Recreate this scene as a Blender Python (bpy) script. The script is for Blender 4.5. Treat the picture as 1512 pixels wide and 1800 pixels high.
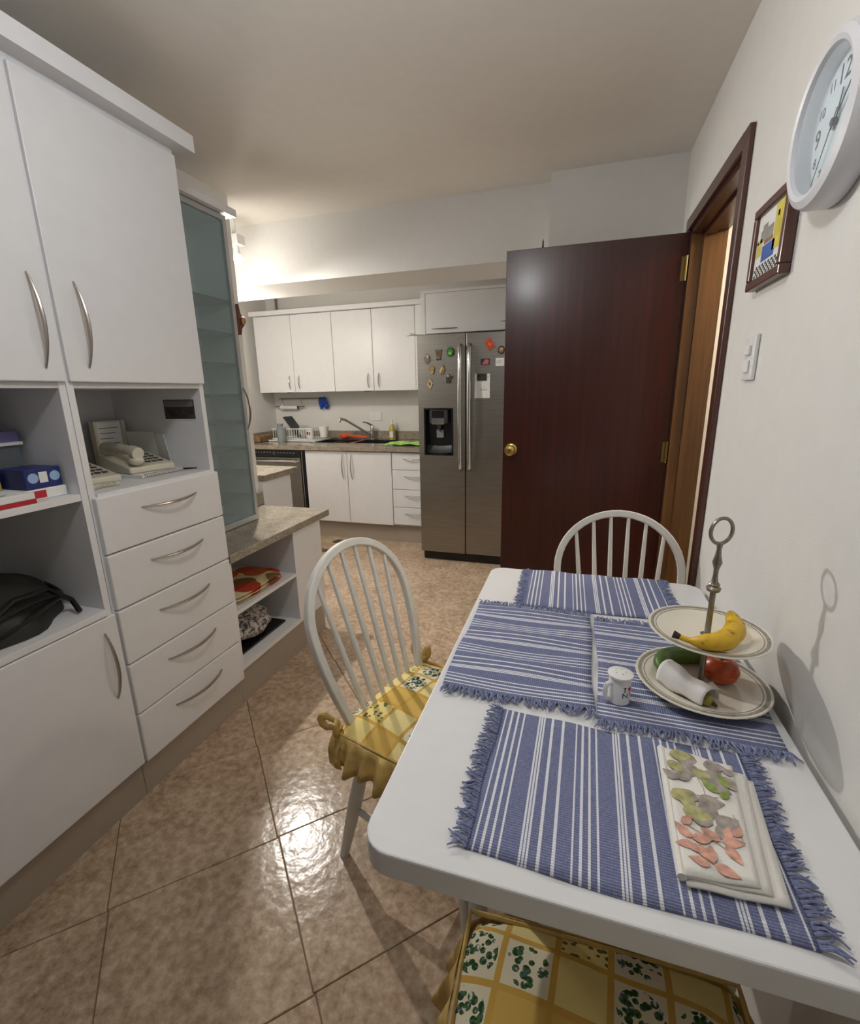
import bpy, bmesh, math, random
from mathutils import Vector, Matrix
random.seed(7)
PI = math.pi
for o in list(bpy.data.objects): bpy.data.objects.remove(o)
S = bpy.context.scene
COL = S.collection

# ------------------------------------------------------------------ camera
F_PX = 820.9
def cam_axes(yaw, pitch, roll):
    fw = Vector((math.sin(yaw)*math.cos(pitch), math.cos(yaw)*math.cos(pitch), math.sin(pitch)))
    r = Vector((math.cos(yaw), -math.sin(yaw), 0)); u = r.cross(fw)
    c, s = math.cos(roll), math.sin(roll)
    return c*r+s*u, -s*r+c*u, fw
cr, cu, cf = cam_axes(-0.304340, -0.250575, -0.018309)
cd = bpy.data.cameras.new('camera'); cam = bpy.data.objects.new('camera', cd); COL.objects.link(cam)
M = Matrix(((cr.x, cu.x, -cf.x), (cr.y, cu.y, -cf.y), (cr.z, cu.z, -cf.z))).to_4x4()
M.translation = (0, 0, 1.37); cam.matrix_world = M
cd.sensor_fit = 'VERTICAL'; cd.sensor_height = 24.0; cd.lens = 24.0*F_PX/1800.0
cd.clip_start = 0.02; cd.clip_end = 50
S.camera = cam
# ------------------------------------------------------------------ world, exposure
w = bpy.data.worlds.new('world'); S.world = w; w.use_nodes = True
w.node_tree.nodes['Background'].inputs[0].default_value = (0.8, 0.85, 1, 1)
w.node_tree.nodes['Background'].inputs[1].default_value = 0.05
S.view_settings.view_transform = 'Standard'; S.view_settings.look = 'None'
S.view_settings.exposure = 0.0; S.view_settings.gamma = 1.0
S.view_settings.use_curve_mapping = False
# ------------------------------------------------------------------ lamps' light (fixtures are built below at the same places)
CEIL_LAMP = (-0.45, 0.68, 2.33); KIT_LAMP = (-1.99, 2.60, 2.153); FAR_LAMP = (-2.45, 3.02, 2.02); HALL_LAMP = (1.05, 2.2, 2.15)
def light(name, loc, e, col, size):
    l = bpy.data.lights.new(name, 'POINT'); l.energy = e; l.color = col; l.shadow_soft_size = size
    o = bpy.data.objects.new(name, l); o.location = loc; COL.objects.link(o); return o
light('ceiling_light', (CEIL_LAMP[0], CEIL_LAMP[1], 2.20), 13.0, (0.96, 0.98, 1.0), 0.07)
sl_ = bpy.data.lights.new('kitchen_spot_light', 'SPOT'); sl_.energy = 106; sl_.color = (1.0, 0.965, 0.91); sl_.shadow_soft_size = 0.02
sl_.spot_size = math.radians(148); sl_.spot_blend = 1.0
so_ = bpy.data.objects.new('kitchen_spot_light', sl_); COL.objects.link(so_); so_.location = (KIT_LAMP[0]+0.032, KIT_LAMP[1]-0.02, KIT_LAMP[2]-0.03)
so_.rotation_euler = (Vector((-0.45, 1.75, 0.0))-Vector(KIT_LAMP)).to_track_quat('-Z', 'Y').to_euler()
light('kitchen_ceiling_light', (FAR_LAMP[0], FAR_LAMP[1], 1.955), 26, (1.0, 0.93, 0.82), 0.05)
light('hall_light', HALL_LAMP, 24, (1.0, 0.86, 0.66), 0.08)

# ------------------------------------------------------------------ materials
def lin(c):
    f = lambda v: (v/12.92 if v <= 0.04045 else ((v+0.055)/1.055)**2.4)
    return tuple(f(v/255) for v in c)+(1,)
class NT:
    def __init__(s, name):
        s.m = bpy.data.materials.new(name); s.m.use_nodes = True; s.t = s.m.node_tree
        s.b = s.t.nodes['Principled BSDF']
    def n(s, typ, ins=None, **props):
        nd = s.t.nodes.new('ShaderNode'+typ)
        for k, v in props.items(): setattr(nd, k, v)
        for k, v in (ins or {}).items(): s.set(nd.inputs[k], v)
        return nd
    def set(s, inp, v):
        if hasattr(v, 'outputs'): s.t.links.new(v.outputs[0], inp)
        elif isinstance(v, bpy.types.NodeSocket): s.t.links.new(v, inp)
        else: inp.default_value = v
    def math(s, op, a, b=0.0, c=0.0):
        return s.n('Math', {0: a, 1: b, 2: c}, operation=op)
    def mix(s, f, a, b):
        nd = s.n('Mix', None, data_type='RGBA'); s.set(nd.inputs[0], f); s.set(nd.inputs[6], a); s.set(nd.inputs[7], b)
        return nd.outputs[2]
    def ramp(s, fac, stops, interp='LINEAR'):
        nd = s.n('ValToRGB'); cr_ = nd.color_ramp; cr_.interpolation = interp
        while len(cr_.elements) > 1: cr_.elements.remove(cr_.elements[-1])
        cr_.elements[0].position = stops[0][0]; cr_.elements[0].color = stops[0][1]
        for p, c in stops[1:]:
            e = cr_.elements.new(p); e.color = c
        s.set(nd.inputs[0], fac); return nd.outputs[0]
    def obj(s): return s.n('TexCoord').outputs['Object']
    def pos(s): return s.n('NewGeometry').outputs['Position']
    def bump(s, h, strength=0.2, dist=0.002):
        b = s.n('Bump', {'Strength': strength, 'Distance': dist, 'Height': h}); s.set(s.b.inputs['Normal'], b.outputs[0])
    def base(s, c): s.set(s.b.inputs['Base Color'], c)
def plain(name, c, rough=0.5, metal=0.0, spec=0.5, noise=0.0, nscale=20, bump=0.0, bscale=60, emit=None, coat=0.0):
    t = NT(name); c = lin(c)
    t.b.inputs['Roughness'].default_value = rough; t.b.inputs['Metallic'].default_value = metal
    t.b.inputs['Specular IOR Level'].default_value = spec; t.b.inputs['Coat Weight'].default_value = coat
    nz = t.n('TexNoise', {'Scale': nscale, 'Detail': 3.0}); t.set(nz.inputs['Vector'], t.obj())
    k = max(noise, 0.015)
    lo = tuple(v*(1-k) for v in c[:3])+(1,); hi = tuple(min(1, v*(1+k)) for v in c[:3])+(1,)
    t.base(t.ramp(nz.outputs[0], [(0.3, lo), (0.7, hi)]))
    if bump:
        b = t.n('TexNoise', {'Scale': bscale, 'Detail': 2.0}); t.set(b.inputs['Vector'], t.obj()); t.bump(b.outputs[0], bump, 0.003)
    if emit: t.b.inputs['Emission Color'].default_value = c; t.b.inputs['Emission Strength'].default_value = emit
    return t.m
m_wall = plain('wall_paint', (224, 222, 218), 0.75, bump=0.12, bscale=220)
m_ceil = plain('ceiling_paint', (234, 229, 221), 0.9, bump=0.1, bscale=120)
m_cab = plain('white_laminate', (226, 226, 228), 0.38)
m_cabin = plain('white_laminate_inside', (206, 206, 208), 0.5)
m_seam = plain('dark_gap', (70, 68, 66), 0.8)
m_kick = plain('taupe_plinth', (164, 152, 138), 0.45)
m_chair = plain('chipped_white_paint', (222, 220, 214), 0.42, noise=0.04, nscale=30, bump=0.05)
m_table = plain('white_table_laminate', (226, 226, 228), 0.32)
m_nickel = plain('brushed_nickel', (168, 160, 152), 0.32, metal=1.0)
m_chrome = plain('chrome', (200, 200, 200), 0.15, metal=1.0)
m_brass = plain('polished_brass', (205, 178, 105), 0.25, metal=1.0)
m_hinge = plain('dull_brass', (150, 132, 84), 0.42, metal=1.0)
m_pewter = plain('old_pewter', (140, 134, 122), 0.35, metal=0.9, noise=0.2, nscale=60)
m_black = plain('black_plastic', (16, 16, 18), 0.25)
m_dark = plain('dark_grey_plastic', (50, 52, 55), 0.35)
m_wplast = plain('white_plastic', (232, 232, 230), 0.35)
m_ivory = plain('ivory_plastic', (206, 200, 182), 0.4)
m_ceramic = plain('white_ceramic', (238, 238, 236), 0.12, coat=0.3)
m_paper = plain('white_paper', (228, 228, 226), 0.8)
m_greycup = plain('grey_plastic', (140, 148, 150), 0.4)
m_blue = plain('blue_rubber', (20, 70, 170), 0.5)
m_orange = plain('orange_plastic', (225, 85, 40), 0.4)
m_green = plain('lime_cloth', (165, 220, 110), 0.9, noise=0.25, nscale=45, bump=0.4)
m_wicker = plain('brown_wicker', (130, 105, 75), 0.8, noise=0.45, nscale=40, bump=0.5)
m_soap = plain('amber_soap', (190, 170, 80), 0.2)
m_alu = plain('aluminium_frame', (190, 192, 192), 0.4, metal=0.6)
m_red = plain('red_print', (178, 30, 45), 0.5)
m_purple = plain('lilac_plastic', (120, 112, 165), 0.35)
m_navy = plain('navy_card', (28, 42, 110), 0.35)
m_skyprint = plain('pale_blue_print', (150, 180, 215), 0.5)
m_yellow = plain('yellow_card', (190, 185, 80), 0.6)
m_bagk = plain('black_nylon', (30, 31, 27), 0.55, noise=0.35, nscale=12, bump=0.5, bscale=14)
m_bagpipe = plain('black_piping', (10, 10, 10), 0.4)
m_photo = plain('dark_photo', (62, 56, 54), 0.25, noise=0.8, nscale=25)
m_ink = plain('black_ink', (25, 25, 28), 0.5)
m_inkred = plain('red_ink', (190, 30, 40), 0.5)
m_greyink = plain('grey_ink', (120, 120, 122), 0.6)
m_face = plain('clock_face', (226, 230, 232), 0.6)
m_rim = plain('clock_rim', (222, 222, 226), 0.35)
m_gold = plain('gold_cloth', (206, 174, 104), 0.85, noise=0.22, nscale=28, bump=0.25, bscale=50)
m_plate = plain('cream_china', (232, 226, 210), 0.15, coat=0.3)
m_band = plain('grey_china_band', (150, 145, 132), 0.25, noise=0.2, nscale=150)
m_stem = plain('banana_tip', (60, 45, 32), 0.8)
m_greenfruit = plain('green_plantain', (84, 116, 46), 0.45, noise=0.3, nscale=18)
m_tomato = plain('orange_red_skin', (186, 76, 34), 0.3, noise=0.15)
m_bulb = plain('lit_bulb', (255, 250, 240), 0.5, emit=14.0)
m_dome = plain('lit_dome', (255, 252, 246), 0.5, emit=5.0)
m_drain = plain('drain_metal', (120, 105, 80), 0.4, metal=0.7)
m_grout = plain('grout', (120, 100, 82), 0.9)
m_gshelf = plain('green_shelf_glass', (40, 50, 50), 0.3)
m_tissue = plain('white_tissue', (232, 228, 226), 0.8, bump=0.3, bscale=25)

def mat_tile():
    t = NT('mottled_tile'); p = t.pos()
    oi = t.n('ObjectInfo')
    off = t.n('VectorMath', {0: p, 1: t.n('CombineXYZ', {2: t.math('MULTIPLY', oi.outputs['Random'], 9.0)})}, operation='ADD')
    n1 = t.n('TexNoise', {'Vector': off, 'Scale': 38.0, 'Detail': 6.0, 'Roughness': 0.68})
    n2 = t.n('TexNoise', {'Vector': off, 'Scale': 5.0, 'Detail': 2.0})
    f = t.math('ADD', t.math('MULTIPLY', n1, 0.75), t.math('MULTIPLY', n2, 0.25))
    t.base(t.ramp(f, [(0.32, lin((134, 110, 90))), (0.46, lin((170, 146, 122))), (0.56, lin((188, 166, 142))), (0.70, lin((206, 188, 166)))]))
    t.set(t.b.inputs['Roughness'], t.math('MULTIPLY_ADD', n1, 0.18, 0.12))
    t.b.inputs['Specular IOR Level'].default_value = 0.32
    n3 = t.n('TexNoise', {'Vector': off, 'Scale': 30.0, 'Detail': 2.0})
    t.bump(n3, 0.35, 0.004); return t.m
def mat_granite():
    t = NT('speckled_granite'); p = t.pos()
    n1 = t.n('TexNoise', {'Vector': p, 'Scale': 110.0, 'Detail': 5.0, 'Roughness': 0.7})
    n2 = t.n('TexNoise', {'Vector': p, 'Scale': 14.0, 'Detail': 3.0})
    f = t.math('ADD', t.math('MULTIPLY', n1, 0.75), t.math('MULTIPLY', n2, 0.25))
    t.base(t.ramp(f, [(0.30, lin((86, 76, 64))), (0.44, lin((136, 125, 110))), (0.55, lin((158, 148, 133))), (0.70, lin((186, 177, 162)))]))
    t.b.inputs['Roughness'].default_value = 0.16; return t.m
def mat_wood(name, c1, c2, rough, axis=2, coat=0.4, sc=6.0):
    t = NT(name); s = [sc*7, sc*7, sc*7]; s[axis] = sc*0.25
    mp = t.n('Mapping', {'Vector': t.pos(), 'Scale': s})
    n1 = t.n('TexNoise', {'Vector': mp, 'Scale': 1.0, 'Detail': 4.0, 'Roughness': 0.6})
    t.base(t.ramp(n1, [(0.3, lin(c1)), (0.7, lin(c2))])); t.b.inputs['Roughness'].default_value = rough
    t.b.inputs['Coat Weight'].default_value = coat; t.b.inputs['Coat Roughness'].default_value = 0.2
    t.bump(n1, 0.08, 0.001); return t.m
def mat_steel():
    t = NT('brushed_steel')
    mp = t.n('Mapping', {'Vector': t.pos(), 'Scale': (6, 6, 400)})
    n1 = t.n('TexNoise', {'Vector': mp, 'Scale': 1.0, 'Detail': 2.0})
    t.base(t.ramp(n1, [(0.3, lin((138, 134, 128))), (0.7, lin((158, 154, 148)))]))
    t.b.inputs['Metallic'].default_value = 1.0; t.b.inputs['Roughness'].default_value = 0.36; return t.m
def mat_frost():
    t = NT('frosted_glass'); b = t.b
    nz = t.n('TexNoise', {'Vector': t.pos(), 'Scale': 300.0})
    t.base(t.ramp(nz.outputs[0], [(0.3, lin((206, 220, 222))), (0.7, lin((212, 224, 226)))]))
    b.inputs['Roughness'].default_value = 0.3
    tr_ = t.n('BsdfTransparent', {0: lin((236, 244, 244))}); tl_ = t.n('BsdfTranslucent', {0: lin((190, 212, 210))})
    m1 = t.n('MixShader', {0: 0.25}); t.t.links.new(b.outputs[0], m1.inputs[1]); t.t.links.new(tl_.outputs[0], m1.inputs[2])
    m2 = t.n('MixShader', {0: 0.74}); t.t.links.new(m1.outputs[0], m2.inputs[1]); t.t.links.new(tr_.outputs[0], m2.inputs[2])
    t.t.links.new(m2.outputs[0], t.t.nodes['Material Output'].inputs[0]); return t.m
def mat_clear(name='clear_plastic', tint=(225, 230, 234), k=0.10):
    t = NT(name); t.b.inputs['Roughness'].default_value = 0.08
    nz = t.n('TexNoise', {'Vector': t.obj(), 'Scale': 10.0})
    t.base(t.ramp(nz.outputs[0], [(0.3, lin(tint)), (0.7, lin(tint))]))
    tr_ = t.n('BsdfTransparent', {0: lin(tint)}); fr = t.n('Fresnel', {0: 1.45})
    mx = t.n('MixShader', {0: t.math('ADD', fr, k)}); t.t.links.new(tr_.outputs[0], mx.inputs[1]); t.t.links.new(t.b.outputs[0], mx.inputs[2])
    t.t.links.new(mx.outputs[0], t.t.nodes['Material Output'].inputs[0]); return t.m
BLUE = lin((106, 112, 146)); WHT = lin((226, 227, 232))
def mat_stripe():
    t = NT('blue_striped_weave'); sep = t.n('SeparateXYZ', {0: t.obj()})
    u = t.math('FRACT', t.math('DIVIDE', t.math('ADD', sep.outputs[0], 0.4025), 0.132))
    st = [(0.0, BLUE)]
    for a, b in ((0.04, 0.065), (0.075, 0.10), (0.11, 0.135), (0.22, 0.255), (0.37, 0.405), (0.56, 0.58), (0.64, 0.67), (0.73, 0.755), (0.82, 0.84)):
        st += [(a, WHT), (b, BLUE)]
    c = t.ramp(u, st, 'CONSTANT')
    wv = t.math('SINE', t.math('MULTIPLY', sep.outputs[1], 2*PI/0.0042))
    wu = t.math('SINE', t.math('MULTIPLY', sep.outputs[0], 2*PI/0.0042))
    nz = t.n('TexNoise', {'Vector': t.obj(), 'Scale': 260.0, 'Detail': 2.0})
    k = t.math('MULTIPLY_ADD', t.math('MULTIPLY', wv, t.math('MULTIPLY_ADD', wu, 0.4, 0.6)), 0.5, 0.1)
    k2 = t.math('ADD', t.math('MULTIPLY', k, 0.42), t.math('MULTIPLY_ADD', nz, 0.5, -0.22))
    k2.use_clamp = True
    t.base(t.mix(k2, c, lin((196, 202, 224))))
    t.b.inputs['Roughness'].default_value = 0.95; t.b.inputs['Specular IOR Level'].default_value = 0.1
    t.bump(t.math('ADD', wv, t.math('MULTIPLY', wu, 0.5)), 0.35, 0.001); return t.m
def mat_patch():
    t = NT('patchwork_floral'); o = t.obj(); P = 0.082
    mp = t.n('Mapping', {'Vector': o, 'Rotation': (0, 0, 0.12), 'Scale': (1/P, 1/P, 1/P)})
    fl = t.n('VectorMath', {0: mp}, operation='FLOOR'); fr = t.n('VectorMath', {0: mp}, operation='FRACTION')
    sf = t.n('SeparateXYZ', {0: fl}); sr = t.n('SeparateXYZ', {0: fr})
    cell = t.n('CombineXYZ', {0: sf.outputs[0], 1: sf.outputs[1]})
    wn = t.n('TexWhiteNoise', {0: cell}); v = wn.outputs[0]
    basec = t.ramp(v, [(0, lin((232, 214, 150))), (0.2, lin((214, 178, 96))), (0.36, lin((228, 220, 194))), (0.72, lin((232, 212, 140)))], 'CONSTANT')
    vo = t.n('TexVoronoi', {'Vector': o, 'Scale': 75.0}); dots = t.math('LESS_THAN', vo.outputs['Distance'], 0.36)
    vo2 = t.n('TexVoronoi', {'Vector': o, 'Scale': 84.0}); big = t.math('LESS_THAN', vo2.outputs['Distance'], 0.52)
    nz = t.n('TexNoise', {'Vector': o, 'Scale': 120.0})
    leaf = t.ramp(nz.outputs[0], [(0, lin((44, 74, 48))), (0.46, lin((78, 112, 62))), (0.54, lin((84, 100, 128))), (0.62, lin((220, 216, 200)))], 'CONSTANT')
    isbig = t.math('MULTIPLY', t.math('GREATER_THAN', v, 0.36), t.math('LESS_THAN', v, 0.72))
    isdot = t.math('GREATER_THAN', v, 0.84)
    cen = t.math('LESS_THAN', t.math('ADD', t.math('POWER', t.math('SUBTRACT', sr.outputs[0], 0.5), 2.0), t.math('POWER', t.math('SUBTRACT', sr.outputs[1], 0.5), 2.0)), 0.17)
    c1 = t.mix(t.math('MULTIPLY', t.math('MULTIPLY', big, isbig), cen), basec, leaf)
    c2 = t.mix(t.math('MULTIPLY', dots, isdot), c1, lin((96, 104, 70)))
    ex = t.math('ABSOLUTE', t.math('SUBTRACT', sr.outputs[0], 0.5)); ey = t.math('ABSOLUTE', t.math('SUBTRACT', sr.outputs[1], 0.5))
    edge = t.math('GREATER_THAN', t.math('MAXIMUM', ex, ey), 0.44)
    t.base(t.mix(edge, c2, lin((206, 166, 82))))
    t.b.inputs['Roughness'].default_value = 0.9; t.b.inputs['Specular IOR Level'].default_value = 0.15
    b = t.n('TexNoise', {'Vector': o, 'Scale': 60.0}); t.bump(b, 0.2, 0.002); return t.m
def mat_floral(name, bg, cols, sc, thr=0.45):
    t = NT(name); o = t.obj()
    nz = t.n('TexNoise', {'Vector': o, 'Scale': sc*0.8, 'Detail': 2.0})
    wv = t.n('VectorMath', {0: o, 1: t.n('VectorMath', {0: nz.outputs[1], 3: 0.05}, operation='SCALE')}, operation='ADD')
    vo = t.n('TexVoronoi', {'Vector': wv, 'Scale': sc})
    sep = t.n('SeparateXYZ', {0: vo.outputs['Color']})
    st = [(i/len(cols), lin(c)) for i, c in enumerate(cols)]
    t.base(t.mix(t.math('LESS_THAN', vo.outputs['Distance'], thr), lin(bg), t.ramp(sep.outputs[0], st, 'CONSTANT')))
    t.b.inputs['Roughness'].default_value = 0.9; return t.m
def mat_banana():
    t = NT('spotted_banana_skin'); o = t.obj()
    n1 = t.n('TexNoise', {'Vector': o, 'Scale': 70.0, 'Detail': 3.0})
    t.base(t.ramp(n1, [(0.3, lin((226, 186, 44))), (0.62, lin((216, 172, 40))), (0.72, lin((120, 84, 30)))]))
    t.b.inputs['Roughness'].default_value = 0.45; return t.m
m_tile = mat_tile(); m_granite = mat_granite(); m_steel = mat_steel(); m_frost = mat_frost(); m_clear = mat_clear(); m_glass = mat_clear('clock_glass', (244, 248, 250), 0.02)
m_mahog = mat_wood('dark_mahogany', (50, 13, 8), (74, 24, 14), 0.36, 2)
m_casing = mat_wood('dark_casing_wood', (58, 28, 20), (88, 44, 30), 0.35, 2)
m_jamb = mat_wood('hall_lit_jamb_wood', (86, 57, 30), (128, 88, 48), 0.35, 2)  # frame wood with the hall's warm light put into its colour, far jamb only
m_frame = mat_wood('brown_frame_wood', (74, 40, 30), (96, 54, 40), 0.4, 2)
m_stripe = mat_stripe(); m_patch = mat_patch(); m_banana = mat_banana()
m_fringe = plain('blue_fringe_thread', (124, 131, 164), 0.95, noise=0.35, nscale=200)
m_orangecloth = mat_floral('orange_floral_cloth', (206, 190, 150), [(170, 58, 30), (186, 92, 48), (190, 172, 130), (112, 88, 46), (176, 70, 34)], 9.0, 0.62)
m_greycloth = mat_floral('grey_floral_cloth', (178, 172, 164), [(70, 66, 76), (104, 88, 84), (196, 190, 180), (58, 66, 84), (140, 122, 108)], 62.0, 0.55)

# ------------------------------------------------------------------ mesh builder
class MB:
    def __init__(s): s.v = []; s.f = []; s.sm = []
    def add(s, vs, fs, smooth=False, mat=None):
        b = len(s.v); s.v += [Vector(p) if mat is None else mat @ Vector(p) for p in vs]
        s.f += [tuple(i+b for i in f) for f in fs]; s.sm += [smooth]*len(fs); return s
    def box(s, x0, x1, y0, y1, z0, z1, bev=0.0, mat=None, seg=2):
        if bev <= 0:
            vs = [(x, y, z) for x in (x0, x1) for y in (y0, y1) for z in (z0, z1)]
            return s.add(vs, [(0, 1, 3, 2), (4, 6, 7, 5), (0, 4, 5, 1), (2, 3, 7, 6), (0, 2, 6, 4), (1, 5, 7, 3)], False, mat)
        bm = bmesh.new(); bmesh.ops.create_cube(bm, size=1)
        for v in bm.verts: v.co = ((x0+x1)/2+v.co.x*(x1-x0), (y0+y1)/2+v.co.y*(y1-y0), (z0+z1)/2+v.co.z*(z1-z0))
        bmesh.ops.bevel(bm, geom=list(bm.edges), offset=bev, segments=seg, profile=0.5, affect='EDGES')
        bm.verts.index_update(); s.add([v.co.copy() for v in bm.verts], [[v.index for v in f.verts] for f in bm.faces], False, mat); bm.free(); return s
    def tube(s, pts, r, n=8, closed=False, smooth=True, flat=None, ref=None, cap=True):
        pts = [Vector(p) for p in pts]; N = len(pts); rs = r if isinstance(r, (list, tuple)) else [r]*N
        up = Vector(ref) if ref else None; vs = []; prev = None
        for i in range(N):
            a = pts[i-1] if (i > 0 or closed) else pts[i]; b = pts[(i+1) % N] if (i < N-1 or closed) else pts[i]
            d = (b-a).normalized() if (b-a).length > 1e-9 else Vector((0, 0, 1))
            if up is not None: q = up
            elif prev is not None: q = prev
            else: q = Vector((0, 0, 1)) if abs(d.z) < 0.9 else Vector((1, 0, 0))
            e1 = (q-d*q.dot(d)).normalized(); e2 = d.cross(e1); prev = e1
            fl = flat if flat else 1.0
            for k in range(n):
                t = 2*PI*k/n; vs.append(pts[i]+e1*(math.cos(t)*rs[i])+e2*(math.sin(t)*rs[i]*fl))
        fs = []
        for i in range(N if closed else N-1):
            for k in range(n):
                fs.append((i*n+k, i*n+(k+1) % n, ((i+1) % N)*n+(k+1) % n, ((i+1) % N)*n+k))
        if not closed and cap: fs += [tuple(range(n))[::-1], tuple((N-1)*n+k for k in range(n))]
        return s.add(vs, fs, smooth)
    def ribbon(s, pts, e1s, e2s, w, h):   # rectangular section sweep
        vs = []
        for p, a, b in zip(pts, e1s, e2s):
            p = Vector(p); a = Vector(a); b = Vector(b)
            vs += [p+a*w+b*h, p-a*w+b*h, p-a*w-b*h, p+a*w-b*h]
        fs = []
        for i in range(len(pts)-1):
            for k in range(4): fs.append((4*i+k, 4*i+(k+1) % 4, 4*i+4+(k+1) % 4, 4*i+4+k))
        n = len(pts)-1; fs += [(3, 2, 1, 0), (4*n, 4*n+1, 4*n+2, 4*n+3)]
        return s.add(vs, fs, True)
    def lathe(s, prof, c=(0, 0, 0), n=32, axis=None, smooth=True, caps=True):
        c = Vector(c); vs = []
        Q = Matrix.Identity(3) if axis is None else Vector((0, 0, 1)).rotation_difference(Vector(axis)).to_matrix()
        for r, z in prof:
            for k in range(n):
                t = 2*PI*k/n; vs.append(c+Q @ Vector((r*math.cos(t), r*math.sin(t), z)))
        fs = []
        for i in range(len(prof)-1):
            for k in range(n): fs.append((i*n+k, i*n+(k+1) % n, (i+1)*n+(k+1) % n, (i+1)*n+k))
        if caps and prof[0][0] > 1e-6: fs.append(tuple(range(n))[::-1])
        if caps and prof[-1][0] > 1e-6: fs.append(tuple((len(prof)-1)*n+k for k in range(n)))
        return s.add(vs, fs, smooth)
    def prism(s, poly, z0, z1, mat=None, smooth=False):
        n = len(poly); vs = [(x, y, z0) for x, y in poly]+[(x, y, z1) for x, y in poly]
        fs = [tuple(range(n))[::-1], tuple(range(n, 2*n))]+[(i, (i+1) % n, n+(i+1) % n, n+i) for i in range(n)]
        return s.add(vs, fs, smooth, mat)
    def grid(s, nx, ny, fn, smooth=True):
        vs = [fn(i/nx, j/ny) for j in range(ny+1) for i in range(nx+1)]
        fs = [(j*(nx+1)+i, j*(nx+1)+i+1, (j+1)*(nx+1)+i+1, (j+1)*(nx+1)+i) for j in range(ny) for i in range(nx)]
        return s.add(vs, fs, smooth)
    def ball(s, c, rx, ry=None, rz=None, n=16, m=10):
        ry = ry or rx; rz = rz or rx; prof = [(math.sin(PI*i/m), -math.cos(PI*i/m)) for i in range(m+1)]
        vs = []; c = Vector(c)
        for r, z in prof:
            for k in range(n):
                t = 2*PI*k/n; vs.append(c+Vector((rx*r*math.cos(t), ry*r*math.sin(t), rz*z)))
        return s.add(vs, [(i*n+k, i*n+(k+1) % n, (i+1)*n+(k+1) % n, (i+1)*n+k) for i in range(m) for k in range(n)], True)
    def mesh(s, name, mat, off=Vector((0, 0, 0))):
        me = bpy.data.meshes.new(name); me.from_pydata([tuple(p-off) for p in s.v], [], s.f)
        bm = bmesh.new(); bm.from_mesh(me); bmesh.ops.remove_doubles(bm, verts=bm.verts, dist=1e-6)
        bmesh.ops.recalc_face_normals(bm, faces=bm.faces); bm.to_mesh(me); bm.free()
        sm = any(s.sm)
        if sm:
            me.polygons.foreach_set('use_smooth', [True]*len(me.polygons))
            try: me.set_sharp_from_angle(angle=math.radians(40))
            except Exception: pass
        me.materials.append(mat); return me
    def build(s, name, mat, parent=None, origin=None):
        if parent is not None: off = world_loc(parent)
        elif origin is not None: off = Vector(origin)
        else:
            xs = [p.x for p in s.v]; ys = [p.y for p in s.v]; zs = [p.z for p in s.v]
            off = Vector(((min(xs)+max(xs))/2, (min(ys)+max(ys))/2, min(zs)))
        o = bpy.data.objects.new(name, s.mesh(name, mat, off)); COL.objects.link(o)
        if parent is not None: o.parent = parent
        else: o.location = off
        return o
def world_loc(o):
    p = Vector((0, 0, 0))
    while o is not None: p += o.location; o = o.parent
    return p
def box(name, mat, parent, x0, x1, y0, y1, z0, z1, bev=0.0): return MB().box(x0, x1, y0, y1, z0, z1, bev).build(name, mat, parent)
def tag(o, label, cat, group=None, kind=None):
    o['label'] = label; o['category'] = cat
    if group: o['group'] = group
    if kind: o['kind'] = kind
    return o
def thing(name, label, cat, loc, group=None, kind=None):
    o = bpy.data.objects.new(name, None); o.empty_display_size = 0.05; o.location = loc; COL.objects.link(o)
    return tag(o, label, cat, group, kind)
def copy_tree(o, parent=None):
    c = o.copy(); COL.objects.link(c); c.parent = parent
    for ch in list(o.children): copy_tree(ch, c)
    return c
def text_mesh(body, size, align='CENTER'):
    cu_ = bpy.data.curves.new('lettering', 'FONT'); cu_.body = body; cu_.size = size; cu_.align_x = align; cu_.align_y = 'CENTER'; cu_.resolution_u = 3
    o = bpy.data.objects.new('lettering', cu_); COL.objects.link(o); bpy.context.view_layer.update()
    dg = bpy.context.evaluated_depsgraph_get(); me = bpy.data.meshes.new_from_object(o.evaluated_get(dg))
    vs = [v.co.copy() for v in me.vertices]; fs = [tuple(p.vertices) for p in me.polygons]
    bpy.data.objects.remove(o); bpy.data.curves.remove(cu_); bpy.data.meshes.remove(me); return vs, fs
def handle(parent, a, b, out, bulge=0.028, r=0.0062, mat=None, name='handle'):
    a = Vector(a); b = Vector(b); out = Vector(out); pts = []; rs = []
    for i in range(15):
        t = i/14; k = math.sin(PI*t)**0.8
        pts.append(a.lerp(b, t)+out*(0.001+bulge*k)); rs.append(r*(0.45+0.55*math.sin(PI*t)))
    return MB().tube(pts, rs, 8, flat=0.8, ref=out).build(name, mat or m_nickel, parent)

# ================================================================== THE SETTING
W = 0.42; CEIL = 2.40
fl = box('floor', m_grout, None, -3.5, 2.0, -3.0, 4.9, -0.05, -0.004); tag(fl, 'beige mottled ceramic tile floor laid on the diagonal', 'floor', kind='structure')
side = 0.457; hs = side/2-0.0012
me_tile = MB().box(-hs, hs, -hs, hs, -0.012, 0, 0.0018, seg=1).mesh('tile', m_tile)
d = side/math.sqrt(2); base = Vector((-0.839, 0.986))
cand = []
for i in range(-14, 15):
    for j in range(-14, 15):
        c = base+Vector(((i+0.5)*d-(j+0.5)*d, (i+0.5)*d+(j+0.5)*d))
        if -3.3 < c.x < 0.62 and -0.9 < c.y < 4.4:
            if c.x < -2.2 and c.y < 2.2: continue
            if c.x > 0.0 and c.y > 3.0: continue
            cand.append(c)
for c in cand:
    o = bpy.data.objects.new('tile', me_tile); COL.objects.link(o); o.parent = fl
    o.location = Vector((c.x, c.y, 0))-fl.location; o.rotation_euler = (0, 0, math.radians(45-0.5))
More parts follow.
